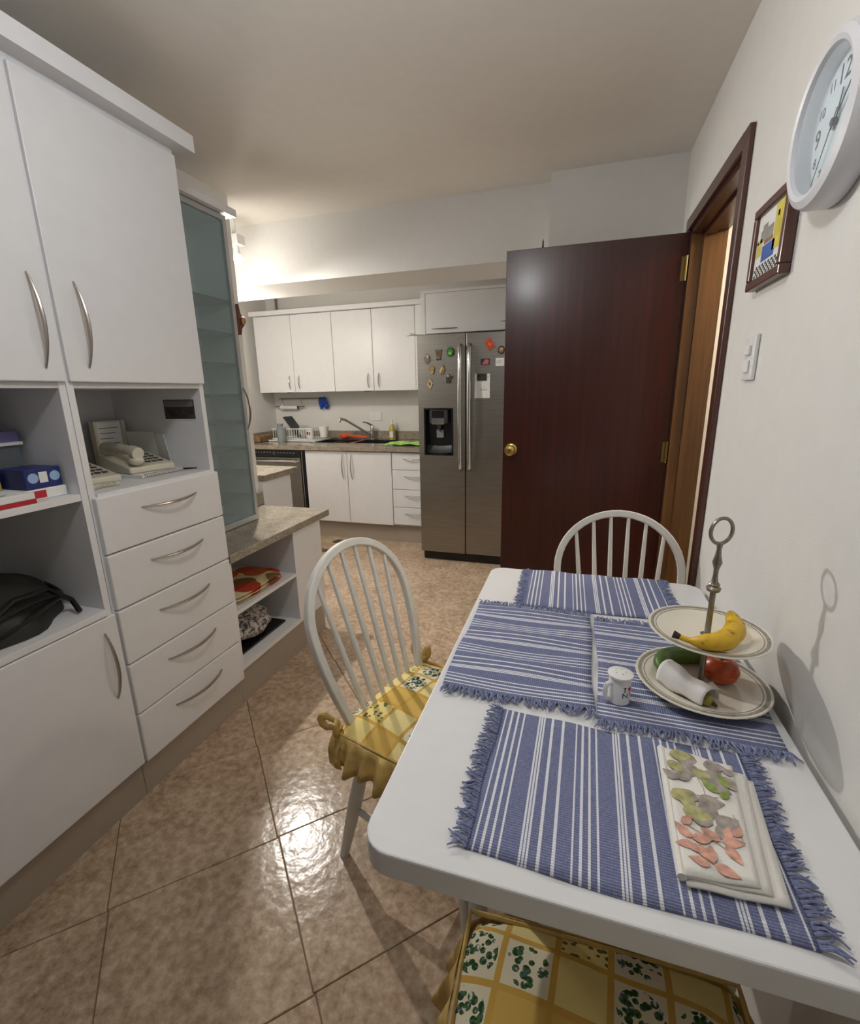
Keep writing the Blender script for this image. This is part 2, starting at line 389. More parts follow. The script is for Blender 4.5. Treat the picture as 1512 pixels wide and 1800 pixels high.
tag(box('ceiling', m_ceil, None, -3.6, 2.0, -3.1, 4.9, CEIL, CEIL+0.1), 'plain matt beige-white painted ceiling', 'ceiling', kind='structure')
tag(box('wall_left', m_wall, None, -2.1, -1.845, -3.0, 2.378, 0, CEIL), 'white painted wall behind the left cabinets', 'wall', kind='structure')
tag(box('wall_kitchen_side', m_wall, None, -3.5, -3.27, 2.1, 4.9, 0, CEIL), 'white side wall at the far left end of the kitchen', 'wall', kind='structure')
tag(box('wall_kitchen_near', m_wall, None, -3.27, -2.1, 2.15, 2.378, 0, CEIL), 'white wall behind the short granite return', 'wall', kind='structure')
tag(box('wall_far', m_wall, None, -3.27, -0.19, 4.65, 4.9, 0, CEIL), 'white wall behind the sink and wall cabinets', 'wall', kind='structure')
tag(box('wall_door_side', m_wall, None, -0.19, W, 2.68, 4.9, 0, CEIL), 'white wall block directly behind the open dark door', 'wall', kind='structure')
tag(box('wall_near', m_wall, None, -2.1, 2.0, -3.1, -3.0, 0, CEIL), 'white wall behind the camera', 'wall', kind='structure')
OY0, OY1, OZ = 1.735, 2.455, 2.02    # door opening
wr = MB().box(W, W+0.135, -3.0, OY0, 0, CEIL).box(W, W+0.135, OY1, 4.9, 0, CEIL).box(W, W+0.135, OY0, OY1, OZ, CEIL).build('wall_right', m_wall, None)
tag(wr, 'long white painted wall beside the table with the doorway', 'wall', kind='structure')
hall = MB().box(1.75, 1.85, 0.6, 3.3, 0, CEIL).box(W+0.135, 1.85, 3.2, 3.3, 0, CEIL).box(W+0.135, 1.85, 0.6, 0.7, 0, CEIL).build('wall_hall', m_wall, None)
tag(hall, 'bright hallway walls seen through the doorway', 'wall', kind='structure')
tag(box('trim_1', m_wall, None, -3.27, -0.19, 2.79, 3.18, 2.052, CEIL), 'deep white ceiling beam crossing in front of the kitchen', 'beam', kind='structure')
# door frame
tr = thing('trim_2', 'dark varnished wooden door casing with amber lit jamb', 'door frame', (W, (OY0+OY1)/2, 0), kind='structure')
box('casing', m_casing, tr, W-0.016, W, OY0-0.045, OY0+0.003, 0, OZ+0.048, 0.003).name = 'side_casing'
box('head_casing', m_casing, tr, W-0.0165, W, OY0+0.003, OY1+0.04, OZ, OZ+0.048, 0.003)
box('side_casing', m_casing, tr, W-0.012, W, OY1, OY1+0.04, 0, OZ, 0.003)
box('jamb', m_jamb, tr, W, W+0.135, OY1-0.018, OY1, 0, OZ)
box('jamb', m_casing, tr, W, W+0.135, OY0, OY0+0.018, 0, OZ)
box('head_jamb', m_casing, tr, W, W+0.135, OY0, OY1, OZ-0.018, OZ)
box('door_stop', m_jamb, tr, W+0.045, W+0.085, OY1-0.030, OY1-0.018, 0, OZ-0.018)
box('door_stop', m_casing, tr, W+0.045, W+0.085, OY0+0.018, OY1-0.03, OZ-0.032, OZ-0.018)
# door leaf
dr = thing('door_1', 'dark glossy mahogany flat door standing wide open with brass knob', 'door', (0.02, 2.47, 0.012), kind='structure')
box('door_leaf', m_mahog, dr, -0.365, W-0.008, 2.452, 2.49, 0.012, 2.012, 0.002)
kb = MB().lathe([(0.031, 0), (0.031, 0.004), (0.024, 0.008)], (-0.322, 2.452, 1.075), 24, (0, -1, 0)).build('knob_rose', m_brass, dr)
MB().lathe([(0.011, 0.006), (0.011, 0.026), (0.024, 0.034), (0.028, 0.046), (0.026, 0.058), (0.016, 0.064), (0.010, 0.066), (0.0001, 0.064)], (-0.322, 2.452, 1.075), 24, (0, -1, 0)).build('knob', m_brass, dr)
for z in (1.87, 1.075, 0.25):
    hg = MB().tube([(W-0.010, 2.444, z-0.05), (W-0.010, 2.444, z+0.05)], 0.006, 10).build('hinge', m_hinge, dr)
    MB().box(W-0.028, W-0.012, 2.450, 2.4522, z-0.048, z+0.048).build('hinge_leaf', m_hinge, hg)
hk = MB().lathe([(0.012, 0), (0.009, 0.004), (0.004, 0.008), (0.003, 0.03), (0.0005, 0.042)], (-0.20, 2.475, 2.012), 12).build('coat_hook', m_black, None)
tag(hk, 'tiny dark spike sticking up from the top of the door', 'hook')

# ================================================================== LEFT CABINETS
FX = -1.37; BX = -1.84
ZB = [0.135, 0.325, 0.515, 0.71, 0.897, 1.082]
def tall_unit(name, label, y0, y1, kind):
    t = thing(name, label, 'cabinet', ((FX+BX)/2, (y0+y1)/2, 0))
    fx = FX-0.012
    for a in (y0, y1-0.02):
        box('side_panel', m_cab, t, BX, fx, a, a+0.02, 0.135, 2.19, 0.001)
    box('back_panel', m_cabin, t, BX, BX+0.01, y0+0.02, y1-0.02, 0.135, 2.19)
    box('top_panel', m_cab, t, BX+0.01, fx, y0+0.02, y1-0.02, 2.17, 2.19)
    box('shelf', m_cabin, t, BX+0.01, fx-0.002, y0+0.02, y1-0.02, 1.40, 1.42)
    box('plinth', m_kick, t, BX+0.02, FX-0.02, y0, y1, 0.0, 0.133)
    box('cornice', m_cab, t, BX, FX+0.045, y0-0.0 , y1+(0.045 if kind == 'drawers' else 0.002), 2.19, 2.242)
    return t
def slab_door(parent, y0, y1, z0, z1, name='door', x=None, th=0.02, mat=None):
    x = FX if x is None else x
    return box(name, mat or m_cab, parent, x-th, x, y0, y1, z0, z1, 0.003)
# unit with open shelves (nearest the camera)
Y0, Y1, Y2 = 0.42, 0.998, 1.518
tl = tall_unit('tall_cabinet', 'tall white cabinet with open shelves nearest the left picture edge', Y0, Y1, 'shelves')
dd = slab_door(tl, Y0+0.003, Y1-0.002, 1.417, 2.172); handle(dd, (FX, 0.947, 1.452), (FX, 0.947, 1.688), (1, 0, 0))
dd = slab_door(tl, Y0+0.003, Y1+0.002, 0.138, 0.706); handle(dd, (FX, 0.954, 0.43), (FX, 0.954, 0.66), (1, 0, 0))
box('shelf', m_cab, tl, BX+0.01, FX-0.014, Y0+0.02, Y1-0.02, 1.078, 1.098, 0.001)
box('shelf', m_cab, tl, BX+0.01, FX-0.002, Y0+0.02, Y1-0.02, 0.71, 0.73, 0.001)
# unit with drawers and phone niche
td = tall_unit('tall_cabinet', 'tall white cabinet with telephone niche above five drawers', Y1+0.002, Y2, 'drawers')
dd = slab_door(td, Y1+0.008, Y2-0.002, 1.417, 2.172); handle(dd, (FX, 1.068, 1.457), (FX, 1.068, 1.688), (1, 0, 0))
for k in range(5):
    dd = box('drawer', m_cab, td, FX-0.03, FX+0.006, Y1+0.008, Y2-0.001, ZB[k]+0.002, ZB[k+1]-0.002, 0.005)
    zz = ZB[k+1]-0.062
    handle(dd, (FX+0.006, 1.152, zz), (FX+0.006, 1.39, zz), (0.98, 0, -0.12), 0.03)
box('niche_base', m_cab, td, BX+0.01, FX-0.002, Y1+0.022, Y2-0.02, 1.07, 1.09, 0.001)
# frosted glass cabinet
GX = -1.625; GY0, GY1, GZ0, GZ1 = 1.535, 2.066, 0.721, 2.175
gc = thing('glass_cabinet', 'narrow wall cabinet with aluminium framed frosted glass door on the granite top', 'cabinet', ((GX-1.84)/2, (GY0+GY1)/2, GZ0))
for a in (GY0, GY1-0.018): box('side_panel', m_cab, gc, -1.84, GX-0.0215, a, a+0.018, GZ0, GZ1+0.012)
box('back_panel', m_cab, gc, -1.84, -1.83, GY0+0.018, GY1-0.018, GZ0, GZ1)
box('top_panel', m_cab, gc, -1.83, GX-0.022, GY0+0.018, GY1-0.018, GZ1-0.018, GZ1)
box('bottom_panel', m_cab, gc, -1.83, GX-0.022, GY0+0.018, GY1-0.018, GZ0, GZ0+0.018)
box('cornice', m_cab, gc, -1.84, GX+0.03, GY0, GY1+0.045, GZ1+0.012, GZ1+0.045, 0.003)
for z in (0.85, 0.98, 1.10, 1.235, 1.365, 1.51, 1.65, 1.80):
    box('shelf', m_gshelf, gc, -1.828, GX-0.0125, GY0+0.023, GY1-0.023, z, z+0.016)
gd = MB()
gd.box(GX-0.02, GX, GY0, GY0+0.022, GZ0+0.002, GZ1+0.008).box(GX-0.02, GX, GY1-0.022, GY1, GZ0+0.002, GZ1+0.008)
gd.box(GX-0.02, GX, GY0+0.022, GY1-0.022, GZ0+0.002, GZ0+0.03).box(GX-0.02, GX, GY0+0.022, GY1-0.022, GZ1-0.014, GZ1+0.008)
gdo = gd.build('door_frame', m_alu, gc)
box('glass_pane', m_frost, gdo, GX-0.012, GX-0.006, GY0+0.022, GY1-0.022, GZ0+0.03, GZ1-0.014)
handle(gdo, (GX, GY1-0.012, 1.20), (GX, GY1-0.012, 1.41), (1, 0, 0), 0.03)
# low shelf unit under the granite
LX = -1.38
ls = thing('shelf_unit', 'low white open shelf unit holding folded cloths under the granite top', 'shelf unit', (-1.6, 1.9, 0))
box('side_panel', m_cab, ls, -1.84, LX, 1.521, 1.54, 0.165, 0.682)
box('end_panel', m_cab, ls, -1.84, LX, 2.003, 2.275, 0.165, 0.682, 0.001)
box('back_panel', m_cabin, ls, -1.84, -1.83, 1.54, 2.003, 0.165, 0.682)
box('shelf', m_cab, ls, -1.83, LX, 1.54, 2.003, 0.435, 0.452, 0.001)
box('shelf', m_cab, ls, -1.83, LX, 1.54, 2.003, 0.165, 0.187, 0.001)
box('plinth', m_kick, ls, -1.82, LX-0.012, 1.521, 2.27, 0, 0.164)
gt = thing('granite_counter', 'low beige granite counter end in front of the glass cabinet', 'counter', (-1.6, 1.94, 0.683))
box('slab', m_granite, gt, -1.84, -1.36, 1.52, 2.356, 0.683, 0.72, 0.003)
box('upstand', m_granite, gt, -1.844, -1.818, 2.07, 2.378, 0.721, 0.80, 0.003)
# short granite return beyond the wall end
pc = thing('base_cabinet', 'white base cabinet of the granite return behind the frosted glass cabinet', 'cabinet', (-2.3, 2.53, 0))
box('body', m_cab, pc, -3.26, -1.835, 2.379, 2.672, 0.1, 0.86); box('plinth', m_kick, pc, -3.26, -1.87, 2.38, 2.65, 0, 0.1)
box('end_panel', m_cab, pc, -1.835, -1.818, 2.379, 2.675, 0.1, 0.86, 0.001)
tag(box('granite_counter', m_granite, None, -3.26, -1.798, 2.379, 2.735, 0.861, 0.90, 0.003), 'raised granite worktop of the short return beyond the wall end', 'counter')

# ================================================================== FAR KITCHEN
KY = 3.912
sc_ = thing('sink_cabinet', 'white base cabinet with two doors under the sink', 'cabinet', (-2.03, 4.27, 0))
box('body', m_cabin, sc_, -2.475, -1.587, KY+0.02, 4.64, 0.168, 0.70); box('plinth', m_kick, sc_, -2.48, -1.585, KY+0.05, 4.64, 0, 0.166)
for a, b, hx in ((-2.473, -2.034, -2.075), (-2.030, -1.589, -1.985)):
    dd = box('door', m_cab, sc_, a, b, KY, KY+0.02, 0.17, 0.852, 0.003); handle(dd, (hx, KY, 0.59), (hx, KY, 0.825), (0, -1, 0), 0.028)
dc = thing('drawer_cabinet', 'white cabinet of four narrow drawers beside the refrigerator', 'cabinet', (-1.44, 4.27, 0))
box('body', m_cabin, dc, -1.584, -1.281, KY+0.02, 4.64, 0.168, 0.70); box('plinth', m_kick, dc, -1.584, -1.281, KY+0.05, 4.64, 0, 0.166)
zs = [0.18, 0.348, 0.515, 0.695, 0.852]
for k in range(4):
    dd = box('drawer', m_cab, dc, -1.582, -1.282, KY, KY+0.02, zs[k]+0.002, zs[k+1]-0.002, 0.003)
    handle(dd, (-1.47, KY, zs[k+1]-0.055), (-1.31, KY, zs[k+1]-0.055), (0, -1, -0.1), 0.024, 0.005)
dw = thing('dishwasher', 'stainless dishwasher with black control panel under the worktop', 'dishwasher', (-2.78, 4.25, 0))
box('body', m_dark, dw, -3.085, -2.50, KY+0.03, 4.63, 0.1, 0.855); box('toe_panel', m_black, dw, -3.08, -2.50, KY+0.05, KY+0.2, 0, 0.1)
box('door', m_steel, dw, -3.08, -2.522, KY-0.012, KY+0.03, 0.11, 0.782, 0.004)
cp = box('control_panel', m_black, dw, -3.08, -2.515, KY-0.018, KY+0.03, 0.785, 0.855, 0.006)
mk = MB()
for k in range(8): mk.box(-3.05+k*0.032, -3.034+k*0.032, KY-0.0192, KY-0.0185, 0.828, 0.835)
for k in range(6): mk.box(-2.77+k*0.035, -2.75+k*0.035, KY-0.0192, KY-0.0185, 0.826, 0.833)
mk.build('panel_marks', m_greyink, cp)['kind'] = 'stuff'
MB().lathe([(0.022, 0), (0.020, 0.006), (0.0001, 0.007)], (-2.80, KY-0.018, 0.822), 20, (0, -1, 0)).build('dial', m_dark, cp)
MB().tube([(-3.06, KY-0.012, 0.752), (-3.05, KY-0.05, 0.752), (-2.80, KY-0.058, 0.752), (-2.56, KY-0.05, 0.752), (-2.55, KY-0.012, 0.752)], 0.016, 10).build('handle', m_chrome, dw)
box('edge_strip', m_chrome, dw, -2.512, -2.504, KY-0.006, KY+0.03, 0.11, 0.85); box('gap_panel', m_black, dw, -2.503, -2.482, KY+0.0, KY+0.05, 0.1, 0.855)
# worktop with sink cut-outs
SXa, SXm0, SXm1, SXb, SY0, SY1 = -2.53, -2.13, -2.10, -1.72, 4.16, 4.50
ct = thing('granite_counter', 'long granite worktop around the steel sink', 'counter', (-2.28, 4.3, 0.861))
cm = MB()
for x0, x1, y0, y1 in ((-3.268, SXa, 3.885, 4.649), (SXb, -1.277, 3.885, 4.649), (SXa, SXb, 3.885, SY0), (SXa, SXb, SY1, 4.649)): cm.box(x0, x1, y0, y1, 0.861, 0.90)
cm.build('slab', m_granite, ct)
box('upstand', m_granite, ct, -3.268, -1.277, 4.622, 4.649, 0.901, 0.985, 0.003)
box('side_upstand', m_granite, ct, -3.268, -3.245, 3.90, 4.62, 0.901, 0.985, 0.003)
sk = thing('sink', 'double bowl stainless steel sink set in the granite', 'sink', (-2.12, 4.33, 0.72))
for x0, x1 in ((SXa+0.002, SXm0), (SXm1, SXb-0.002)):
    b = MB(); y0, y1 = SY0+0.002, SY1-0.002; th = 0.004
    b.box(x0, x1, y0, y0+th, 0.73, 0.902).box(x0, x1, y1-th, y1, 0.73, 0.902).box(x0, x0+th, y0+th, y1-th, 0.73, 0.902).box(x1-th, x1, y0+th, y1-th, 0.73, 0.902).box(x0, x1, y0, y1, 0.726, 0.73)
    bo = b.build('bowl', m_chrome, sk); MB().lathe([(0.04, 0), (0.038, 0.003), (0.0001, 0.002)], ((x0+x1)/2, 4.33, 0.7302), 20).build('drain', m_dark, bo)
rm = MB()
for x0, x1, y0, y1 in ((SXa-0.02, SXa+0.006, SY0-0.02, SY1+0.02), (SXb-0.006, SXb+0.02, SY0-0.02, SY1+0.02), (SXa, SXb, SY0-0.02, SY0+0.006), (SXa, SXb, SY1-0.006, SY1+0.02), (SXm0-0.003, SXm1+0.003, SY0, SY1)): rm.box(x0, x1, y0, y1, 0.9005, 0.9035)
rm.build('rim', m_chrome, sk)
fc = thing('faucet', 'chrome mixer tap with long spout leaning over the left bowl', 'faucet', (-2.05, 4.55, 0.9))
MB().lathe([(0.030, 0), (0.030, 0.006), (0.022, 0.012), (0.021, 0.10), (0.023, 0.12), (0.018, 0.14), (0.0001, 0.145)], (-2.05, 4.56, 0.904), 18).build('body', m_chrome, fc)
MB().tube([(-2.05, 4.56, 0.95), (-2.12, 4.50, 0.995), (-2.20, 4.44, 1.06), (-2.27, 4.385, 1.115), (-2.30, 4.36, 1.125), (-2.315, 4.35, 1.115), (-2.318, 4.348, 1.09)], [0.014, 0.013, 0.012, 0.012, 0.013, 0.014, 0.014], 10).build('spout', m_chrome, fc)
MB().tube([(-2.05, 4.56, 1.045), (-2.09, 4.53, 1.075), (-2.13, 4.50, 1.085)], [0.012, 0.008, 0.006], 8).build('lever', m_chrome, fc)
# wall cabinets
UY = 4.30
xs = [-3.19, -2.765, -2.313, -1.893, -1.464]
for k, (xa, xb, lab) in enumerate(((0, 2, 'white wall cabinet with two doors above the dish rack'), (2, 4, 'white wall cabinet with two doors above the tap'))):
    u = thing('wall_cabinet', lab, 'cabinet', ((xs[xa]+xs[xb])/2, 4.47, 1.395), 'wall cabinets above the sink')
    box('body', m_cabin, u, xs[xa]+0.001, xs[xb]-0.001, UY+0.02, 4.648, 1.397, 2.135)
    for j in (xa, xa+1):
        dd = box('door', m_cab, u, xs[j]+0.002, xs[j+1]-0.002, UY, UY+0.02, 1.395, 2.133, 0.003)
        hx = xs[j+1]-0.055 if j == xa else xs[j]+0.055
        handle(dd, (hx, UY, 1.425), (hx, UY, 1.56), (0, -1, 0), 0.022, 0.006)
    box('cornice', m_cab, u, xs[xa]-(0.02 if k == 0 else 0), xs[xb]+(0.187 if k else 0), UY-0.04, 4.648, 2.137, 2.178, 0.002)
    if k: box('filler_panel', m_cab, u, xs[xb], -1.278, UY+0.004, UY+0.022, 1.397, 2.135)
    box('underside_light', m_dark, u, xs[xa]+0.3, xs[xa]+0.36, UY+0.03, UY+0.06, 1.389, 1.3968)
pp = MB().tube([(-3.12, 4.62, 2.17), (-3.12, 4.62, 2.399)], 0.012, 8).build('pipe', m_greyink, None); tag(pp, 'thin grey pipe rising above the wall cabinets', 'pipe')
# refrigerator housing
fh = thing('refrigerator_housing', 'white cabinet with flap door above the refrigerator', 'cabinet', (-0.75, 4.3, 1.83))
box('side_panel', m_cab, fh, -1.276, -1.236, 3.90, 4.648, 0, 2.16, 0.001)
box('body', m_cabin, fh, -1.235, -0.20, 3.925, 4.648, 1.835, 2.14)
dd = box('door', m_cab, fh, -1.233, -0.205, 3.90, 3.922, 1.837, 2.142, 0.003)
handle(dd, (-1.18, 3.90, 1.872), (-0.965, 3.90, 1.872), (0, -1, -0.1), 0.024, 0.006); handle(dd, (-0.615, 3.90, 1.90), (-0.40, 3.90, 1.90), (0, -1, -0.1), 0.024, 0.006)
box('top_rail', m_cab, fh, -1.276, -0.20, 3.895, 3.925, 2.143, 2.165)
# refrigerator
RX0, RXm, RX1, RY = -1.193, -0.816, -0.285, 3.547
rf = thing('refrigerator', 'stainless side by side refrigerator with water dispenser and magnets', 'refrigerator', (-0.74, 3.9, 0))
box('body', m_dark, rf, RX0+0.01, RX1-0.01, RY+0.075, 4.3, 0.03, 1.775); box('base_grille', m_black, rf, RX0+0.01, RX1-0.01, RY+0.03, RY+0.09, 0.0, 0.075, 0.01)
DX0, DX1, DZ0, DZ1 = -1.150, -0.914, 0.886, 1.252
ld = MB()
for a in ((RX0, DX0, 0.08, 1.787), (DX1, RXm-0.004, 0.08, 1.787), (DX0, DX1, 0.08, DZ0), (DX0, DX1, DZ1, 1.787)): ld.box(a[0], a[1], RY, RY+0.07, a[2], a[3])
ldo = ld.build('freezer_door', m_steel, rf)
rdo = box('fridge_door', m_steel, rf, RXm+0.004, RX1, RY, RY+0.07, 0.08, 1.787, 0.004)
dp = MB(); t_ = 0.012
dp.box(DX0, DX0+t_, RY-0.003, RY+0.068, DZ0, DZ1).box(DX1-t_, DX1, RY-0.003, RY+0.068, DZ0, DZ1).box(DX0+t_, DX1-t_, RY-0.003, RY+0.068, DZ1-t_, DZ1).box(DX0+t_, DX1-t_, RY-0.003, RY+0.068, DZ0, DZ0+t_).box(DX0+t_, DX1-t_, RY+0.060, RY+0.068, DZ0+t_, DZ1-t_)
dpo = dp.build('dispenser', m_black, rf)
MB().box(DX0+0.045, DX1-0.045, RY+0.002, RY+0.06, 1.135, DZ1-0.013, 0.006).build('display_block', m_dark, dpo)
MB().box(DX0+0.065, DX1-0.075, RY-0.0005, RY+0.004, 1.18, DZ1-0.02).build('display', m_black, dpo)
MB().box(DX0+0.065, DX1-0.07, RY-0.004, RY+0.006, 1.128, 1.172, 0.002).build('silver_label', m_chrome, dpo)
MB().lathe([(0.03, 0), (0.022, -0.02), (0.012, -0.045), (0.008, -0.06), (0.0001, -0.06)], ((DX0+DX1)/2, RY+0.035, 1.134), 16).build('nozzle', m_dark, dpo)
MB().box((DX0+DX1)/2-0.03, (DX0+DX1)/2+0.03, RY+0.045, RY+0.056, 1.02, 1.085, 0.004).build('paddle', m_greyink, dpo)
MB().grid(8, 6, lambda u, v: (DX0+0.012+u*(DX1-DX0-0.024), RY+0.002+0.056*v, DZ0+0.014+0.055*v*v+0.01*(2*u-1)**2)).build('drip_basin', m_dark, dpo)
for x, do in ((-0.852, ldo), (-0.780, rdo)):
    pts = [(x, RY+0.001, 1.70), (x, RY-0.03, 1.69)]+[(x, RY-0.035-0.022*math.sin(PI*k/10), 1.68-0.88*k/10) for k in range(11)]+[(x, RY-0.03, 0.79), (x, RY+0.001, 0.78)]
    MB().tube(pts, 0.0155, 10, ref=(1, 0, 0)).build('handle', m_chrome, do)

# ---- refrigerator magnets and notes
def magnet(name, label, x, z, poly, th, mat, extra=None):
    m = MB().prism(poly, 0, th, mat=Matrix(((1, 0, 0, x), (0, 0, -1, RY-0.0005), (0, 1, 0, z), (0, 0, 0, 1))))
    o = m.build(name, mat, None, (x, RY-0.0005, z)); tag(o, label, 'magnet', 'refrigerator magnets')
    for ename, ep, eth, em in extra or []:
        MB().prism(ep, th, th+eth, mat=Matrix(((1, 0, 0, x), (0, 0, -1, RY-0.0005), (0, 1, 0, z), (0, 0, 0, 1)))).build(ename, em, o)
    return o
def blob(rx, rz, n=14, j=0.15, seed=1):
    rr = random.Random(seed); return [(rx*math.cos(2*PI*k/n)*(1+rr.uniform(-j, j)), rz*math.sin(2*PI*k/n)*(1+rr.uniform(-j, j))) for k in range(n)]
def rect(a, b, rot=0):
    c, s = math.cos(rot), math.sin(rot); return [(x*c-y*s, x*s+y*c) for x, y in ((-a, -b), (a, -b), (a, b), (-a, b))]
mc = lambda n, c: plain(n, c, 0.45, noise=0.25, nscale=60)
m_mg = [mc('magnet_brown', (110, 85, 62)), mc('magnet_green', (52, 125, 48)), mc('magnet_tan', (150, 118, 70)), mc('magnet_cream', (196, 178, 140)), mc('magnet_grey', (120, 108, 110)), mc('magnet_red', (200, 70, 40)), mc('magnet_pink', (190, 100, 95)), mc('magnet_dark', (50, 42, 38))]
magnet('magnet', 'mottled grey figure magnet at the far left of the freezer door', -1.114, 1.616, blob(0.022, 0.033, 12, 0.25, 3), 0.008, m_mg[4], [('head', [(p+0.006, q+0.018) for p, q in blob(0.011, 0.011, 10, 0.1, 1)], 0.004, m_mg[3])])
magnet('magnet', 'brown mask shaped magnet at the top of the freezer door', -1.024, 1.653, [(-0.027, 0.026), (0.027, 0.026), (0.02, 0.0), (0.017, -0.028), (-0.017, -0.028), (-0.02, 0)], 0.008, m_mg[0], [('eyes', rect(0.012, 0.004), 0.003, m_mg[7])])
magnet('magnet', 'left one of two tiny black dot magnets below the brown magnet', -1.034, 1.610, blob(0.007, 0.009, 8, 0.1, 2), 0.006, m_mg[7])
magnet('magnet', 'right one of two tiny black dot magnets below the brown magnet', -1.011, 1.613, blob(0.008, 0.010, 8, 0.1, 4), 0.006, m_mg[7])
magnet('magnet', 'round green frog magnet near the freezer door handle', -0.931, 1.658, blob(0.030, 0.034, 14, 0.08, 5), 0.008, m_mg[7], [('frog', blob(0.024, 0.027, 12, 0.08, 6), 0.005, m_mg[1]), ('belly', [(p-0.001, q-0.008) for p, q in blob(0.012, 0.010, 10, 0.05, 6)], 0.008, mc('magnet_lime', (140, 200, 110)))])
magnet('magnet', 'tan shell magnet left of the cream shell magnet', -1.079, 1.541, blob(0.024, 0.032, 12, 0.18, 8), 0.009, m_mg[2], [('tip', [(p+0.006, q-0.024) for p, q in blob(0.009, 0.008, 8, 0.1, 6)], 0.003, m_mg[3])])
magnet('magnet', 'cream and brown shell magnet in the middle of the freezer door', -1.003, 1.534, [(-0.026, -0.02), (-0.008, -0.034), (0.02, -0.022), (0.026, 0.01), (0.014, 0.036), (-0.006, 0.01)], 0.009, m_mg[2], [('stripe', rect(0.007, 0.022, -0.4), 0.003, m_mg[3])])
magnet('magnet', 'dark figure magnet with outstretched arm below the green magnet', -0.946, 1.467, [(-0.018, -0.032), (0.014, -0.032), (0.012, 0.0), (0.034, 0.012), (0.032, 0.022), (0.008, 0.016), (0.004, 0.034), (-0.010, 0.034), (-0.018, 0.01)], 0.008, m_mg[7], [('face', [(p-0.004, q+0.022) for p, q in blob(0.009, 0.009, 8, 0.1, 6)], 0.003, m_mg[3])])
magnet('magnet', 'lozenge shaped tan picture magnet lowest on the freezer door', -1.095, 1.433, [(0, 0.038), (0.024, 0.004), (0.004, -0.038), (-0.022, -0.006)], 0.006, m_mg[3], [('dab', blob(0.011, 0.017, 9, 0.3, 9), 0.002, m_mg[0])])
magnet('magnet', 'tilted red rectangular magnet at the top of the right door', -0.637, 1.701, rect(0.026, 0.036, 0.55), 0.006, m_mg[5], [('mark', rect(0.012, 0.006, -0.9), 0.002, mc('magnet_orange', (225, 120, 70)))])
magnet('magnet', 'round gold and black magnet beside the dark wooden door', -0.552, 1.658, blob(0.027, 0.029, 14, 0.06, 4), 0.008, m_mg[7], [('disc', blob(0.018, 0.02, 12, 0.05, 3), 0.004, m_mg[2]), ('spot', [(p+0.004, q+0.006) for p, q in blob(0.009, 0.009, 10, 0.05, 3)], 0.007, m_mg[3])])
magnet('magnet', 'small pink picture magnet above the typed note', -0.669, 1.580, rect(0.033, 0.022), 0.005, m_mg[7], [('picture', [(-0.024, -0.018), (0.026, -0.018), (0.026, 0.014), (0.0, 0.018)], 0.002, m_mg[6])])
def note(name, label, x0, x1, z0, z1, lines):
    o = MB().box(x0, x1, RY-0.0022, RY-0.0010, z0, z1).build(name, m_paper, None, ((x0+x1)/2, RY-0.001, z0)); tag(o, label, 'note')
    l = MB()
    for a, b, z in lines: l.box(a, b, RY-0.0026, RY-0.0022, z, z+0.003)
    l.build('writing', m_greyink, o); return o
note('paper_note', 'white note held below a small landscape photo on the right refrigerator door', -0.745, -0.632, 1.322, 1.497, [(-0.68, -0.672, 1.43), (-0.68, -0.672, 1.415), (-0.683, -0.668, 1.402), (-0.705, -0.65, 1.385), (-0.66, -0.64, 1.47), (-0.70, -0.655, 1.377)])
note('paper_note', 'small white note half hidden by the wooden door edge', -0.592, -0.53, 1.548, 1.604, [(-0.585, -0.545, 1.58), (-0.585, -0.55, 1.57)])
magnet('photo_magnet', 'small dark landscape photo magnet holding the long white note', -0.692, 1.472, rect(0.036, 0.025), 0.005, m_photo)
tw = MB().tube([(-1.30, 3.62, 1.796), (-1.24, 3.61, 1.80), (-1.18, 3.62, 1.793), (-1.10, 3.64, 1.793)], [0.003, 0.006, 0.008, 0.005], 6).tube([(-1.22, 3.61, 1.80), (-1.27, 3.60, 1.812)], [0.005, 0.002], 6).build('dried_twig', plain('pale_green_twig', (176, 186, 160), 0.8), None)
tag(tw, 'pale green twig poking out over the top left corner of the refrigerator', 'twig')

# ================================================================== COUNTER ITEMS
dk = thing('dish_rack', 'white wire dish rack on the worktop left of the sink', 'dish rack', (-2.80, 4.38, 0.903))
rk = MB(); rx0, rx1, ry0, ry1, rz0, rz1 = -3.06, -2.58, 4.25, 4.53, 0.925, 1.03
for z in (rz0, rz1): rk.tube([(rx0, ry0, z), (rx1, ry0, z), (rx1, ry1, z), (rx0, ry1, z)], 0.0045, 6, closed=True)
rk.build('rims', m_wplast, dk)
for k in range(17):
    x = rx0+0.015+k*(rx1-rx0-0.03)/16
    MB().tube([(x, ry0, rz1), (x, ry0, rz0), (x, (ry0+ry1)/2, rz0-0.003), (x, ry1, rz0), (x, ry1, rz1)], 0.0028, 5).build('wire', m_wplast, dk)
for x in (rx0+0.04, rx1-0.04):
    for y in (ry0+0.01, ry1-0.01): MB().tube([(x, y, rz0), (x, y, 0.917)], 0.005, 6).build('foot', m_wplast, dk)
dt = MB().box(-3.09, -2.54, 4.22, 4.56, 0.9035, 0.912, 0.003).box(-3.09, -2.54, 4.22, 4.228, 0.9035, 0.918).build('draining_tray', m_wplast, None); tag(dt, 'white draining tray under the dish rack', 'tray')
def cup(name, label, cat, c, r0, r1, h, mat, th=0.003):
    o = MB().lathe([(0.0001, 0), (r0, 0), (r1, h), (r1-th, h), (r0-th, th), (0.0001, th)], c, 24).build(name, mat, None, c); return tag(o, label, cat)
cup('tumbler', 'grey plastic tumbler standing in front of the dish rack', 'cup', (-2.89, 4.17, 0.901), 0.04, 0.05, 0.14, m_greycup)
